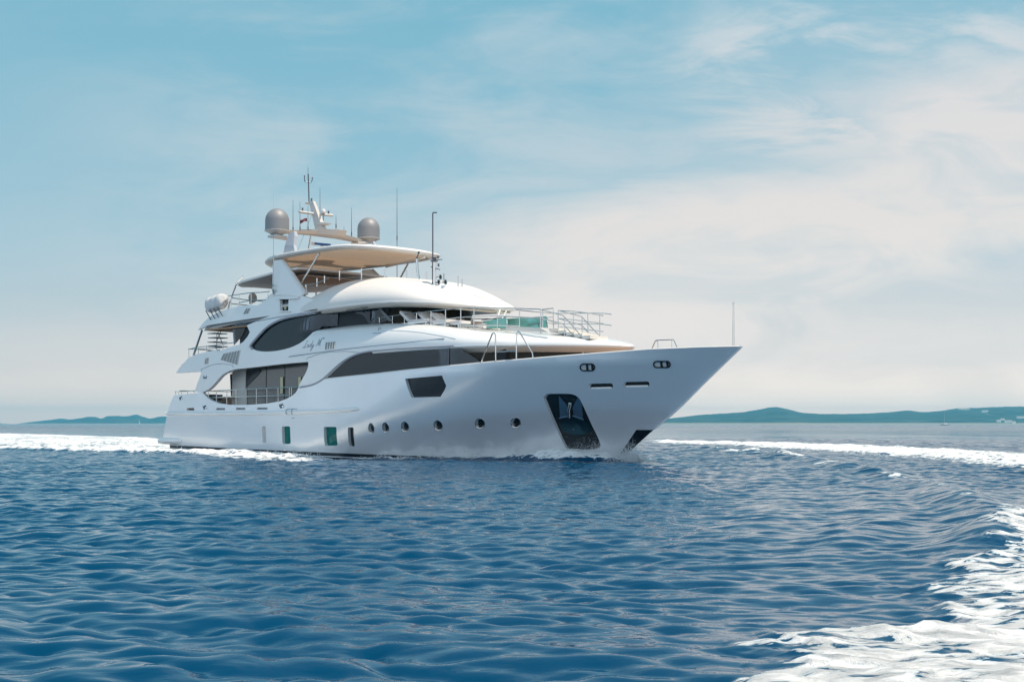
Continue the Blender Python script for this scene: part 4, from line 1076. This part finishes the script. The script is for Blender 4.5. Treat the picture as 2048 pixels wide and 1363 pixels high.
# ================================================================== SEA
def seg_dist(px_, py_, line):
    d = np.full(px_.shape, 1e9); tt = np.zeros(px_.shape); L0 = 0.; sgn = np.zeros(px_.shape)
    for (ax, ay), (bx, by) in zip(line, line[1:]):
        vx, vy = bx - ax, by - ay; l2 = vx * vx + vy * vy; t = np.clip(((px_ - ax) * vx + (py_ - ay) * vy) / l2, 0, 1)
        q = np.hypot(px_ - ax - t * vx, py_ - ay - t * vy); m_ = q < d; d = np.where(m_, q, d); tt = np.where(m_, L0 + t * math.sqrt(l2), tt)
        cr = vx * (py_ - ay) - vy * (px_ - ax); sgn = np.where(m_, np.sign(cr), sgn); L0 += math.sqrt(l2)
    return d, tt, L0, sgn


def poly_sd(X_, Y_, poly):
    """>0 inside"""
    ins = np.zeros(X_.shape, bool); n = len(poly)
    for i in range(n):
        x1, y1 = poly[i]; x2, y2 = poly[i - 1]
        c_ = ((y1 > Y_) != (y2 > Y_)) & (X_ < (x2 - x1) * (Y_ - y1) / ((y2 - y1) if y2 != y1 else 1e-9) + x1); ins ^= c_
    d, _, _, _ = seg_dist(X_, Y_, poly + [poly[0]]); return np.where(ins, d, -d)


def vnoise(x, y, seed):
    r = np.random.default_rng(seed); tab = r.random((256, 256)); xi = np.floor(x).astype(int); yi = np.floor(y).astype(int); fx = x - xi; fy = y - yi
    fx = fx * fx * (3 - 2 * fx); fy = fy * fy * (3 - 2 * fy); g = lambda a, b: tab[a % 256, b % 256]
    return (g(xi, yi) * (1 - fx) + g(xi + 1, yi) * fx) * (1 - fy) + (g(xi, yi + 1) * (1 - fx) + g(xi + 1, yi + 1) * fx) * fy
def fbm(x, y, seed, o=4):
    s = 0; a = .5; t = 0
    for k in range(o): s = s + a * vnoise(x * 2 ** k, y * 2 ** k, seed + k); t += a; a *= .55
    return s / t


NA, NR = 1500, 1900
ang = np.linspace(R(-33), R(33), NA); rad = np.exp(np.concatenate([np.linspace(math.log(4.2), math.log(130), 1550, endpoint=False), np.linspace(math.log(130), math.log(22000), NR - 1550)]))
AA, RRd = np.meshgrid(ang, rad); GX = RRd * np.sin(AA); GY = RRd * np.cos(AA)
sp = np.maximum(RRd * (ang[1] - ang[0]), np.gradient(rad)[:, None] * np.ones_like(AA))
Hh = np.zeros_like(GX); DX_ = np.zeros_like(GX); DY_ = np.zeros_like(GX)
# yacht-frame coordinates of the water grid
bx = (GX - ORG[0]) * FW[0] + (GY - ORG[1]) * FW[1]; bs = (GX - ORG[0]) * ST[0] + (GY - ORG[1]) * ST[1]
near = RRd < 400
lam = np.concatenate([np.geomspace(.20, 2.2, 58), np.geomspace(2.4, 12, 16)])
wd = R(250); lfade = np.clip(1.35 - RRd / 55, .30, 1)
patch = .75 + .7 * (fbm(GX * .05 + 3, GY * .03, 5) - .5) * 2
# calmer water in the arc inside the tender's wake at the right
calm = np.clip((np.arctan2(GX, GY) - R(3)) / R(8), 0, 1) * np.clip((34 - RRd) / 8, 0, 1)
for L_ in lam:
    th = wd + rng.normal(0, .52 if L_ < 2.3 else .35); k = 2 * math.pi / L_; ph = rng.random() * 6.28
    a = .0058 * L_ ** .95 * (2.1 if L_ < .6 else 1.35 if L_ < 1.0 else .62 if L_ < 2.3 else .28)
    fade = np.clip((L_ / sp - 2.0) / 1.6, 0, 1) * (patch if L_ < 2.3 else lfade) * (1 - (.45 if L_ < 1.2 else .3) * calm)
    arg = k * (GX * math.cos(th) + GY * math.sin(th)) + ph
    Hh += a * fade * np.sin(arg); q = .75 * a * fade * np.cos(arg); DX_ += q * math.cos(th); DY_ += q * math.sin(th)
wpt = lambda P: [water(a, b) for a, b in P]
# the tender's own wake wave, an arc on the right
arc = wpt(catmull([(1330, 896), (1400, 902), (1480, 909), (1560, 918), (1650, 934), (1760, 958), (1860, 985), (1950, 1022), (1990, 1060), (1985, 1100), (1930, 1150)], 5))
d, t, LL, sg_n = seg_dist(GX, GY, arc)
wdt = .45 + .35 * np.clip(RRd / 40, 0, 1)
wob = fbm(GX * .8, GY * .8, 60, 2)
for off_, am in ((0, .20), (1.5, .10), (3.0, .06)):
    Hh += am * np.exp(-((d * sg_n * -1 - off_) / wdt) ** 2) * np.clip(t / 8, 0, 1) * np.clip((LL - t) / 3, 0, 1) * (.5 + wob)
# yacht's own trough and stern crest
hb = np.interp(bx, [0, 8, 14, 20, 24, 26.5, 28.2], [3.3, 3.3, 3.3, 2.6, 1.5, .7, 0])
dh = np.abs(bs) - hb
inb = (bx > -6) & (bx < 32)
Hh += np.where(inb, -.20 * np.exp(-((bx - 15) / 6.5) ** 2) * np.exp(-(np.maximum(dh, 0) / 3.0) ** 2), 0)
Hh += np.where(inb, .16 * np.exp(-((bx - 27.0) / 1.6) ** 2) * np.exp(-(np.maximum(dh, 0) / .7) ** 2), 0)
rdg = 3.75 + (13.5 - bx) * .11 + .35 * (fbm(bx * .35, bs * 0, 51, 3) - .5)
stern_ridge = np.where((bx > -14) & (bx < 15), np.exp(-((np.abs(bs) - rdg) / .75) ** 2) * np.clip((15 - bx) / 3, 0, 1), 0)
Hh += .17 * stern_ridge * (.5 + fbm(bx * .7, bs * .9, 52, 3))
bow_ridge = np.where((bx > 15) & (bx < 28.8), np.exp(-((dh - .25) / (.30 + .3 * np.exp(-((bx - 26.5) / 2.) ** 2))) ** 2) * (.25 + .75 * np.exp(-((bx - 26.3) / 1.9) ** 2)), 0)
Hh += .42 * bow_ridge * (.4 + fbm(bx * 1.1, bs * .9, 53, 3))
# ---- foam field
foam = np.zeros_like(GX)
def add_poly(P, soft, amp=1., w_=True):
    global foam
    s_ = poly_sd(GX, GY, P); f = np.clip(s_ / soft + .5, 0, 1) * amp; foam = np.maximum(foam, f)
fg = wpt([(2140, 990), (2048, 1052), (1985, 1070), (1950, 1095), (1925, 1125), (1870, 1140), (1835, 1158), (1875, 1180), (1905, 1200), (1850, 1215), (1800, 1222), (1730, 1232), (1640, 1250), (1570, 1240), (1520, 1248), (1545, 1265), (1490, 1285), (1472, 1302), (1530, 1315), (1505, 1345), (1490, 1385), (1480, 1500), (1500, 1700), (2600, 1700), (2900, 1200)])
s_ = poly_sd(GX, GY, fg); nn = fbm(GX * 1.3, GY * 1.3, 21, 4)
f = np.clip((s_ + (nn - .5) * 2.0) / .5 + .25, 0, 1) * (.58 + .07 * np.clip(s_, 0, 3.2) + .5 * fbm(GX * .9 + 7, GY * .9, 31, 4)); foam = np.maximum(foam, f)
# thin outer band of scattered streaks at the far end of that foam
st2 = wpt([(2140, 985), (2048, 1010), (1990, 1030), (1965, 1060), (1950, 1095), (2048, 1060), (2140, 1040)]); add_poly(st2, .8, .80)
# far wake band on the right
fr_ = wpt([(1288, 879.5), (1400, 882.5), (1600, 887), (1800, 893.5), (2048, 906), (2300, 920), (2300, 965), (2048, 939), (1900, 925), (1760, 911), (1600, 900), (1450, 891), (1300, 885.5)])
add_poly(fr_, 3.5, 1.0); foam = np.where(RRd > 38, foam * (.76 + .5 * fbm(GX * .25, GY * .10, 91, 4)), foam)
# wake astern on the left
lf = wpt([(-400, 857), (0, 866.5), (90, 868.5), (200, 872), (320, 876), (345, 884), (420, 893), (520, 904), (640, 914), (655, 921), (600, 926), (500, 921), (420, 913), (330, 902), (230, 896), (120, 893), (0, 891), (-400, 880)])
s_ = poly_sd(GX, GY, lf); foam = np.maximum(foam, np.clip(s_ / 1.6 + .5, 0, 1) * (.52 + .62 * fbm(bx * .25, bs * .5, 44, 4)))
dA, tA, LA, _ = seg_dist(GX, GY, arc); foam = np.maximum(foam, np.exp(-((dA + .3) / .8) ** 2) * np.clip(tA / 6, 0, 1) * (.28 + .62 * fbm(tA * .9, dA * 1.3, 95, 3)))
# crest foam bits
for a, b, rr_x in ((1500, 911, 1.1), (1560, 914, 1.6), (1585, 917, 1.2), (1470, 909, 1.), (1655, 940, .8)):
    cx, cy = water(a, b); foam = np.maximum(foam, .9 * np.exp(-(((GX - cx) / rr_x) ** 2 + ((GY - cy) / .9) ** 2)))
# hull side foam
foam = np.maximum(foam, np.where((bx > 16.5) & (bx < 28.6), np.exp(-(np.maximum(dh, 0) / (.22 + .5 * np.exp(-((bx - 26.8) / 1.8) ** 2))) ** 2) * .95, 0))
foam = np.maximum(foam, np.where((bx > -1.5) & (bx < 14.5), np.exp(-(np.maximum(dh - .1, 0) / .9) ** 2) * .85, 0))
foam = np.maximum(foam, 1.05 * np.clip(stern_ridge * 1.5, 0, 1)); foam = np.maximum(foam, 1.12 * np.clip(bow_ridge * 2.0, 0, 1))
lump = np.where(RRd < 30, fbm(GX * 2.2, GY * 2.2, 77, 4), fbm(GX * 1.1, GY * .6, 78, 4)) - .4
Hh += np.clip(foam, 0, 1) ** 2 * np.where(RRd < 30, .14, .30) * lump
Hh += np.where(RRd < 60, .06 * np.clip(foam, 0, 1), .05 * np.clip(foam, 0, 1))
Hh *= np.clip(1.2 - RRd / 1500, 0, 1)
VX = (GX - DX_).ravel(); VY = (GY - DY_).ravel(); co = np.stack([VX, VY, Hh.ravel()], 1).astype(np.float32)
me = bpy.data.meshes.new('sea'); nv_ = NA * NR; nf = (NA - 1) * (NR - 1)
me.vertices.add(nv_); me.vertices.foreach_set('co', co.ravel())
i0 = (np.arange(NR - 1)[:, None] * NA + np.arange(NA - 1)[None, :]).ravel()
quads = np.stack([i0, i0 + NA, i0 + NA + 1, i0 + 1], 1)[:, ::-1].astype(np.int32)
me.loops.add(nf * 4); me.loops.foreach_set('vertex_index', quads.ravel()); me.polygons.add(nf); me.polygons.foreach_set('loop_start', np.arange(nf, dtype=np.int32) * 4)
me.polygons.foreach_set('loop_total', np.full(nf, 4, np.int32)); me.polygons.foreach_set('use_smooth', np.ones(nf, bool))
at = me.attributes.new('foam', 'FLOAT', 'POINT'); at.data.foreach_set('value', foam.ravel().astype(np.float32)); me.update(); me.validate()


def sea_mat():
    m_ = bpy.data.materials.new('sea_water'); m_.use_nodes = True; t = NT(m_.node_tree)
    geo = t.n('ShaderNodeNewGeometry'); pos = geo.outputs['Position']; fa = t.n('ShaderNodeAttribute', attribute_name='foam').outputs['Fac']
    dist = t.n('ShaderNodeVectorMath', {0: pos}, operation='LENGTH').outputs['Value']
    mp = t.n('ShaderNodeMapping', {0: pos, 'Rotation': (0, 0, R(-20)), 'Scale': (.55, 1.25, 1)})
    b1 = t.n('ShaderNodeTexNoise', {'Vector': mp.outputs[0], 'Scale': 3.2, 'Detail': 2.5, 'Roughness': .5, 'Distortion': .2})
    b0 = t.n('ShaderNodeTexNoise', {'Vector': mp.outputs[0], 'Scale': 8.5, 'Detail': 3.0, 'Roughness': .5, 'Distortion': .3})
    b2 = t.n('ShaderNodeTexNoise', {'Vector': mp.outputs[0], 'Scale': 1.1, 'Detail': 5.0, 'Roughness': .6, 'Distortion': .2})
    b3 = t.n('ShaderNodeTexNoise', {'Vector': mp.outputs[0], 'Scale': .16, 'Detail': 6.0, 'Roughness': .6})
    f2 = t.maprange(dist, 20, 90); f3 = t.maprange(dist, 90, 400)
    h = t.math('ADD', t.math('MULTIPLY', t.math('ADD', t.math('MULTIPLY', b1.outputs[0], .036), t.math('MULTIPLY', b0.outputs[0], .006)), t.maprange(dist, 8, 45, .60, 1.)), t.math('MULTIPLY', t.math('MULTIPLY', b2.outputs[0], .20), f2))
    h = t.math('ADD', h, t.math('MULTIPLY', t.math('MULTIPLY', b3.outputs[0], 1.1), f3))
    bp = t.n('ShaderNodeBump', {'Height': h, 'Strength': 1.0, 'Distance': 1.0})
    wtr = t.n('ShaderNodeBsdfPrincipled', {'Base Color': (.0001, .044, .100, 1), 'Roughness': .015, 'IOR': 1.33, 'Specular IOR Level': .5, 'Normal': bp.outputs[0]})
    t.nt.links.new(t.maprange(dist, 60, 600, .025, .14), wtr.inputs['Roughness'])
    # foam break-up
    fm = t.n('ShaderNodeMapping', {0: pos, 'Rotation': (0, 0, R(-18)), 'Scale': (.6, 1.5, 1)})
    f_a = t.n('ShaderNodeTexNoise', {'Vector': fm.outputs[0], 'Scale': 3.2, 'Detail': 9.0, 'Roughness': .68, 'Distortion': .8})
    f_w = t.n('ShaderNodeVectorMath', {0: fm.outputs[0], 1: t.n('ShaderNodeVectorMath', {0: f_a.outputs[1], 3: .35}, operation='SCALE').outputs[0]}, operation='ADD').outputs[0]
    f_b = t.n('ShaderNodeTexVoronoi', {'Vector': f_w, 'Scale': 3.5}, feature='DISTANCE_TO_EDGE')
    f_d = t.n('ShaderNodeTexNoise', {'Vector': fm.outputs[0], 'Scale': 1.1, 'Detail': 8.0, 'Roughness': .7, 'Distortion': .5})
    nz = t.math('ADD', t.math('MULTIPLY', f_a.outputs[0], .75), t.math('MULTIPLY', f_d.outputs[0], .45))
    nz = t.math('SUBTRACT', nz, t.math('MULTIPLY', t.maprange(f_b.outputs[0], .0, .35), .16))
    v = t.math('ADD', fa, t.math('SUBTRACT', t.math('MULTIPLY', nz, 2.2), 1.90))
    msk = t.math('MULTIPLY', t.maprange(v, -.01, .07), t.math('GREATER_THAN', fa, .02))
    fb = t.n('ShaderNodeBump', {'Height': t.math('ADD', f_a.outputs[0], t.math('MULTIPLY', v, .8)), 'Strength': 1.0, 'Distance': .07})
    fcol = t.ramp(v, [(.0, (.30, .50, .58)), (.06, (.68, .72, .73)), (.22, (.88, .87, .85))])
    fo = t.n('ShaderNodeBsdfPrincipled', {'Base Color': fcol, 'Roughness': .65, 'Normal': fb.outputs[0]})
    mx = t.n('ShaderNodeMixShader', {0: msk, 1: wtr.outputs[0], 2: fo.outputs[0]}); t.n('ShaderNodeOutputMaterial', {0: mx.outputs[0]}); return m_


me.materials.append(sea_mat()); sea = link('water', me); sea['kind'] = 'structure'

# ---- spray: clouds of small droplets thrown up along the hull
def spray(name, label, gen, n):
    V = []; Fc = []
    for _ in range(n):
        (x, y, z), r_ = gen(); k = len(V); a = rng.random() * 6.28
        for d_ in ((1, 0, 0), (-.5, .87, 0), (-.5, -.87, 0), (0, 0, 1.2), (0, 0, -1.2)):
            c_, s__ = math.cos(a), math.sin(a); V.append((x + r_ * (d_[0] * c_ - d_[1] * s__), y + r_ * (d_[0] * s__ + d_[1] * c_), z + r_ * d_[2]))
        Fc += [(k, k + 1, k + 3), (k + 1, k + 2, k + 3), (k + 2, k, k + 3), (k + 1, k, k + 4), (k + 2, k + 1, k + 4), (k, k + 2, k + 4)]
    o = mk(name, V, Fc, mat(name, (.8, .82, .83), .6), None, True); o.location = tuple(ORG); o.rotation_euler = (0, 0, R(-45)); o['kind'] = 'stuff'; o['label'] = label; o['category'] = 'spray'; return o
def g_bow():
    x = 29.2 - abs(rng.normal(0, 1.5)); w_ = hull(min(x, 28.1), 0.05); out = abs(rng.normal(0, .25)) + .02 + .1 * max(0, 28.6 - x) * rng.random()
    h_ = rng.exponential(.15) * (1 + .6 * math.exp(-((x - 27.4) / .9) ** 2)); sd = 1 if rng.random() < .8 else -1
    return ((x, -sd * (max(w_, 0) + out), .02 + h_), .004 + .011 * rng.random())
def g_side():
    x = 15.5 + 11 * rng.random(); out = abs(rng.normal(0, .12)) + .02; k = fbm(np.array([x * 1.7]), np.array([2.]), 9, 3)[0]
    return ((x, -(hull(x, 0) + out), -.06 + rng.exponential(.10 * max(.15, (k - .3) * 3))), .008 + .016 * rng.random())
def g_stern():
    x = -9 + 23 * rng.random(); out = abs(rng.normal(0, .5)) + .25; return ((x, -(3.35 + out), -.08 + rng.exponential(.07)), .012 + .02 * rng.random())
spray('bow_spray', 'white spray thrown up where the stem cuts the water', g_bow, 22000)
spray('side_spray', 'low white broken crest running along the forward hull', g_side, 4200)
spray('stern_spray', 'white churned spray along the after hull and stern', g_stern, 5200)

# ================================================================== far shore
def hillmat(name, c1, c2, sc_=.004):
    m_ = bpy.data.materials.new(name); m_.use_nodes = True; t = NT(m_.node_tree); co_ = t.n('ShaderNodeTexCoord')
    nz = t.n('ShaderNodeTexNoise', {'Vector': co_.outputs['Object'], 'Scale': sc_, 'Detail': 10.0, 'Roughness': .7})
    z = t.n('ShaderNodeSeparateXYZ', {0: co_.outputs['Object']}).outputs[2]
    c = t.ramp(nz.outputs[0], [(.35, c1), (.65, c2)]); c = t.mixc(t.maprange(z, 9, 3), c, (.30, .27, .22, 1))
    b = t.n('ShaderNodeBsdfPrincipled', {'Base Color': c, 'Roughness': .9, 'Specular IOR Level': .1}); t.n('ShaderNodeOutputMaterial', {0: b.outputs[0]}); return m_


def hills(name, prof, D, depth, m_, seed, rough=.05, front=.45):
    """ridge whose skyline follows prof (photo px) at distance D; rises from its own shoreline"""
    xs = np.linspace(prof[0][0], prof[-1][0], 260); cv = Curve(prof); V = []; Fc = []; nd = 26
    for x in xs:
        hpx = max(0., 848 - cv(x)); top_ = hpx / F * (D + depth * front) 
        for j in range(nd + 1):
            t = j / nd; d_ = D + depth * t; r = ray(x, 848); px__ = r[0] / r[1] * d_
            shape = (math.sin(min(1, t / front) * math.pi / 2) ** .8) if t < front else math.cos((t - front) / (1 - front) * math.pi / 2)
            n_ = fbm(np.array([px__ * .004 + seed]), np.array([d_ * .004]), seed, 4)[0] - .5
            z = top_ * shape * (1 + n_ * .5 * (1 - shape) * 1.6) + (fbm(np.array([px__ * .05]), np.array([d_ * .05]), seed + 9, 2)[0] - .5) * 3.5 * min(1, top_ / 30) - (1.5 if j in (0, nd) else 0)
            V.append((px__, d_, z))
    for i in range(len(xs) - 1):
        for j in range(nd): a = i * (nd + 1) + j; Fc.append((a, a + nd + 1, a + nd + 2, a + 1))
    o = mk(name, V, Fc, m_, None, True); o['kind'] = 'structure'; return o
hm = hillmat('hill_scrub', (.006, .03, .04), (.07, .10, .09), .010)
hills('hills_right', [(1240, 847), (1300, 843), (1340, 836), (1400, 829), (1440, 826.5), (1480, 824), (1520, 818), (1550, 813.5), (1580, 819), (1610, 825), (1660, 827), (1720, 826.5), (1780, 823.5), (1820, 820.5), (1845, 823), (1880, 821), (1920, 816), (1960, 815), (2000, 813), (2048, 812.5), (2200, 815), (2500, 826), (2800, 847)], 4200, 2600, hm, 3)
hills('headland', [(1500, 847.5), (1550, 845), (1575, 842), (1592, 840.5), (1610, 844), (1640, 846), (1700, 847.5)], 3600, 500, hm, 12)
hills('hills_left', [(-900, 846), (-500, 838), (-200, 836), (-40, 840), (8, 846), (35, 847.6), (59, 845), (98, 842), (150, 838.5), (176, 833), (191, 832.7), (201, 836.4), (215, 831), (230, 830.6), (250, 831.6), (262, 830), (273, 827.8), (283, 831.5), (299, 836), (322, 832), (360, 836), (420, 846)], 6400, 1900, hm, 5)
hills('hills_far_left', [(30, 847), (70, 842), (100, 839), (121, 836), (140, 838), (160, 835.5), (200, 838), (300, 840), (420, 846)], 8000, 600, hm, 8)


# track and houses on the right-hand hill
def on_hill(px_, py_, D=4200, depth=2600, front=.45):
    t = .25 + .6 * (848 - py_) / 36 * front; d_ = D + depth * t; r = ray(px_, py_); return r[0] / r[1] * d_, d_, CH + r[2] / r[1] * d_
dg = bpy.context.evaluated_depsgraph_get()
hr = bpy.data.objects['hills_right']; from mathutils.bvhtree import BVHTree
bm_t = BVHTree.FromPolygons([v.co for v in hr.data.vertices], [tuple(p.vertices) for p in hr.data.polygons])
def hit(px_, py_):
    r = ray(px_, py_); h_ = bm_t.ray_cast(Vector((0, 0, CH)), Vector(tuple(r)).normalized()); return h_[0]
trk = []
for a, b in densify([(1967, 827), (1985, 831.5), (2003, 838)], 1.5)[:24]:
    h_ = hit(a, b)
    if h_: trk.append(h_)
V = [];
for p in trk: V += [(p.x, p.y - 1, p.z + 2.4), (p.x, p.y + 14, p.z + 5.2)]
if len(trk) > 3: o = mk('hill_track', V, [(2 * i, 2 * i + 2, 2 * i + 3, 2 * i + 1) for i in range(len(trk) - 1)], mat('track', (.62, .6, .56), .9)); o['kind'] = 'structure'
labs = ['white house high on the hill, leftmost of the hilltop houses', 'pale hilltop house, middle of the three near the ridge', 'pale house near the ridge, rightmost of the hilltop three', 'white house alone below the ridge, above the track', 'white house at the lower end of the hill track', 'white shore house left of the track foot', 'long white shore building right of the track', 'white house low at the far right, by the frame edge', 'small white hut on the shoreline, farthest right of the shore houses']
for (a, b, w_), lab in zip(((1920, 818.8, 16), (1926, 819.2, 20), (1935, 818.8, 16), (1969, 823.6, 22), (2004, 840, 14), (1996, 843, 14), (2015, 843.6, 24), (2040, 835.8, 26), (2026, 845.5, 12)), labs):
    h_ = hit(a, b)
    if not h_: continue
    t = thing('hillside_house', lab, 'house', (h_.x, h_.y - 4, h_.z - 3), 0., 'white houses on the hill')
    MB().box((-w_ / 2, -4, 0), (w_ / 2, 4, 7)).build('wall', mat('house_wall', (.8, .77, .72), .8), t)
    MB().add([(-w_ / 2 - .6, -4.6, 7), (w_ / 2 + .6, -4.6, 7), (w_ / 2 + .6, 4.6, 7), (-w_ / 2 - .6, 4.6, 7), (-w_ / 2, 0, 9), (w_ / 2, 0, 9)], [(0, 1, 5, 4), (2, 3, 4, 5), (1, 2, 5), (3, 0, 4)]).build('roof', mat('house_roof', (.5, .4, .33), .8), t)


# distant sailing yachts
def sailboat(px_, D, Ln, Hm, lab, sail=False):
    r = ray(px_, 848); x = r[0] / r[1] * D; t = thing('sailing_boat', lab, 'sailboat', (x, D, 0), 0., 'sailing boats far off')
    V = []; n = 9
    for i in range(n):
        u = -1 + 2 * i / (n - 1); w_ = .16 * Ln * (1 - abs(u) ** 2.2) + .02; xx = u * Ln / 2
        V += [(xx, -w_, 1.3 + .35 * (-u)), (xx * .92, -w_ * .5, -.3), (xx * .92, w_ * .5, -.3), (xx, w_, 1.3 + .35 * (-u))]
    Fc = [(4 * i + k, 4 * i + 4 + k, 4 * i + 4 + (k + 1) % 4, 4 * i + (k + 1) % 4) for i in range(n - 1) for k in range(4)] + [(0, 1, 2, 3), (4 * n - 1, 4 * n - 2, 4 * n - 3, 4 * n - 4)]
    mk('hull', V, Fc, mat('sailboat_hull', (.10, .12, .14) if not sail else (.7, .7, .7), .4), t)
    MB().box((-Ln * .15, -Ln * .08, 1.4), (Ln * .3, Ln * .08, 2.6), .8).build('cabin', M['white'], t)
    MB().tube([(-.05 * Ln, 0, 1.3), (-.05 * Ln, 0, Hm)], .22, 6, .12).build('mast', M['walling'], t)
    MB().tube([(-.05 * Ln, 0, 3), (Ln * .33, 0, 2.9)], .25, 6).build('boom', M['white'], t)
    tubes('rigging', [[(-.5 * Ln, 0, 1.6), (-.05 * Ln, 0, Hm)], [(.5 * Ln, 0, 1.3), (-.05 * Ln, 0, Hm)]], .04, M['dsteel'], t, 4)
    MB().tube([(Ln * .28, -1.2, 1.4), (Ln * .28, -1.2, 3.9), (Ln * .44, -1.2, 3.9), (Ln * .44, -1.2, 1.4)], .1, 5).build('cockpit_arch', M['dsteel'], t)
    if sail: mk('sail', [(0, 0, 2.5), (Ln * .35, .3, 2.6), (-.03 * Ln, 0, Hm - .5), (0, .1, 2.5), (Ln * .35, .4, 2.6), (-.03 * Ln, .1, Hm - .5)], [(0, 1, 2), (5, 4, 3)], M['roof'], t)
sailboat(1890, 2300, 16, 24, 'dark-hulled sailing boat with bare mast lying off the right-hand shore')
sailboat(278, 4200, 14, 19, 'tiny sailing boat with a white sail below the left-hand hills', True)

# ================================================================== haze
hz = MB().box((-9000, -300, -4), (9000, 8800, 115)); ho = hz.build('haze', bpy.data.materials.new('haze_air')); ho['kind'] = 'stuff'; ho['label'] = 'pale blue sea haze between the yacht and the far hills'; ho['category'] = 'haze'
hm_ = ho.data.materials[0]; hm_.use_nodes = True; t = NT(hm_.node_tree)
vol = t.n('ShaderNodeVolumePrincipled', {'Color': (.17, .74, 1, 1), 'Density': 1.25e-4, 'Anisotropy': .25}); t.n('ShaderNodeOutputMaterial', {1: vol.outputs[0]})
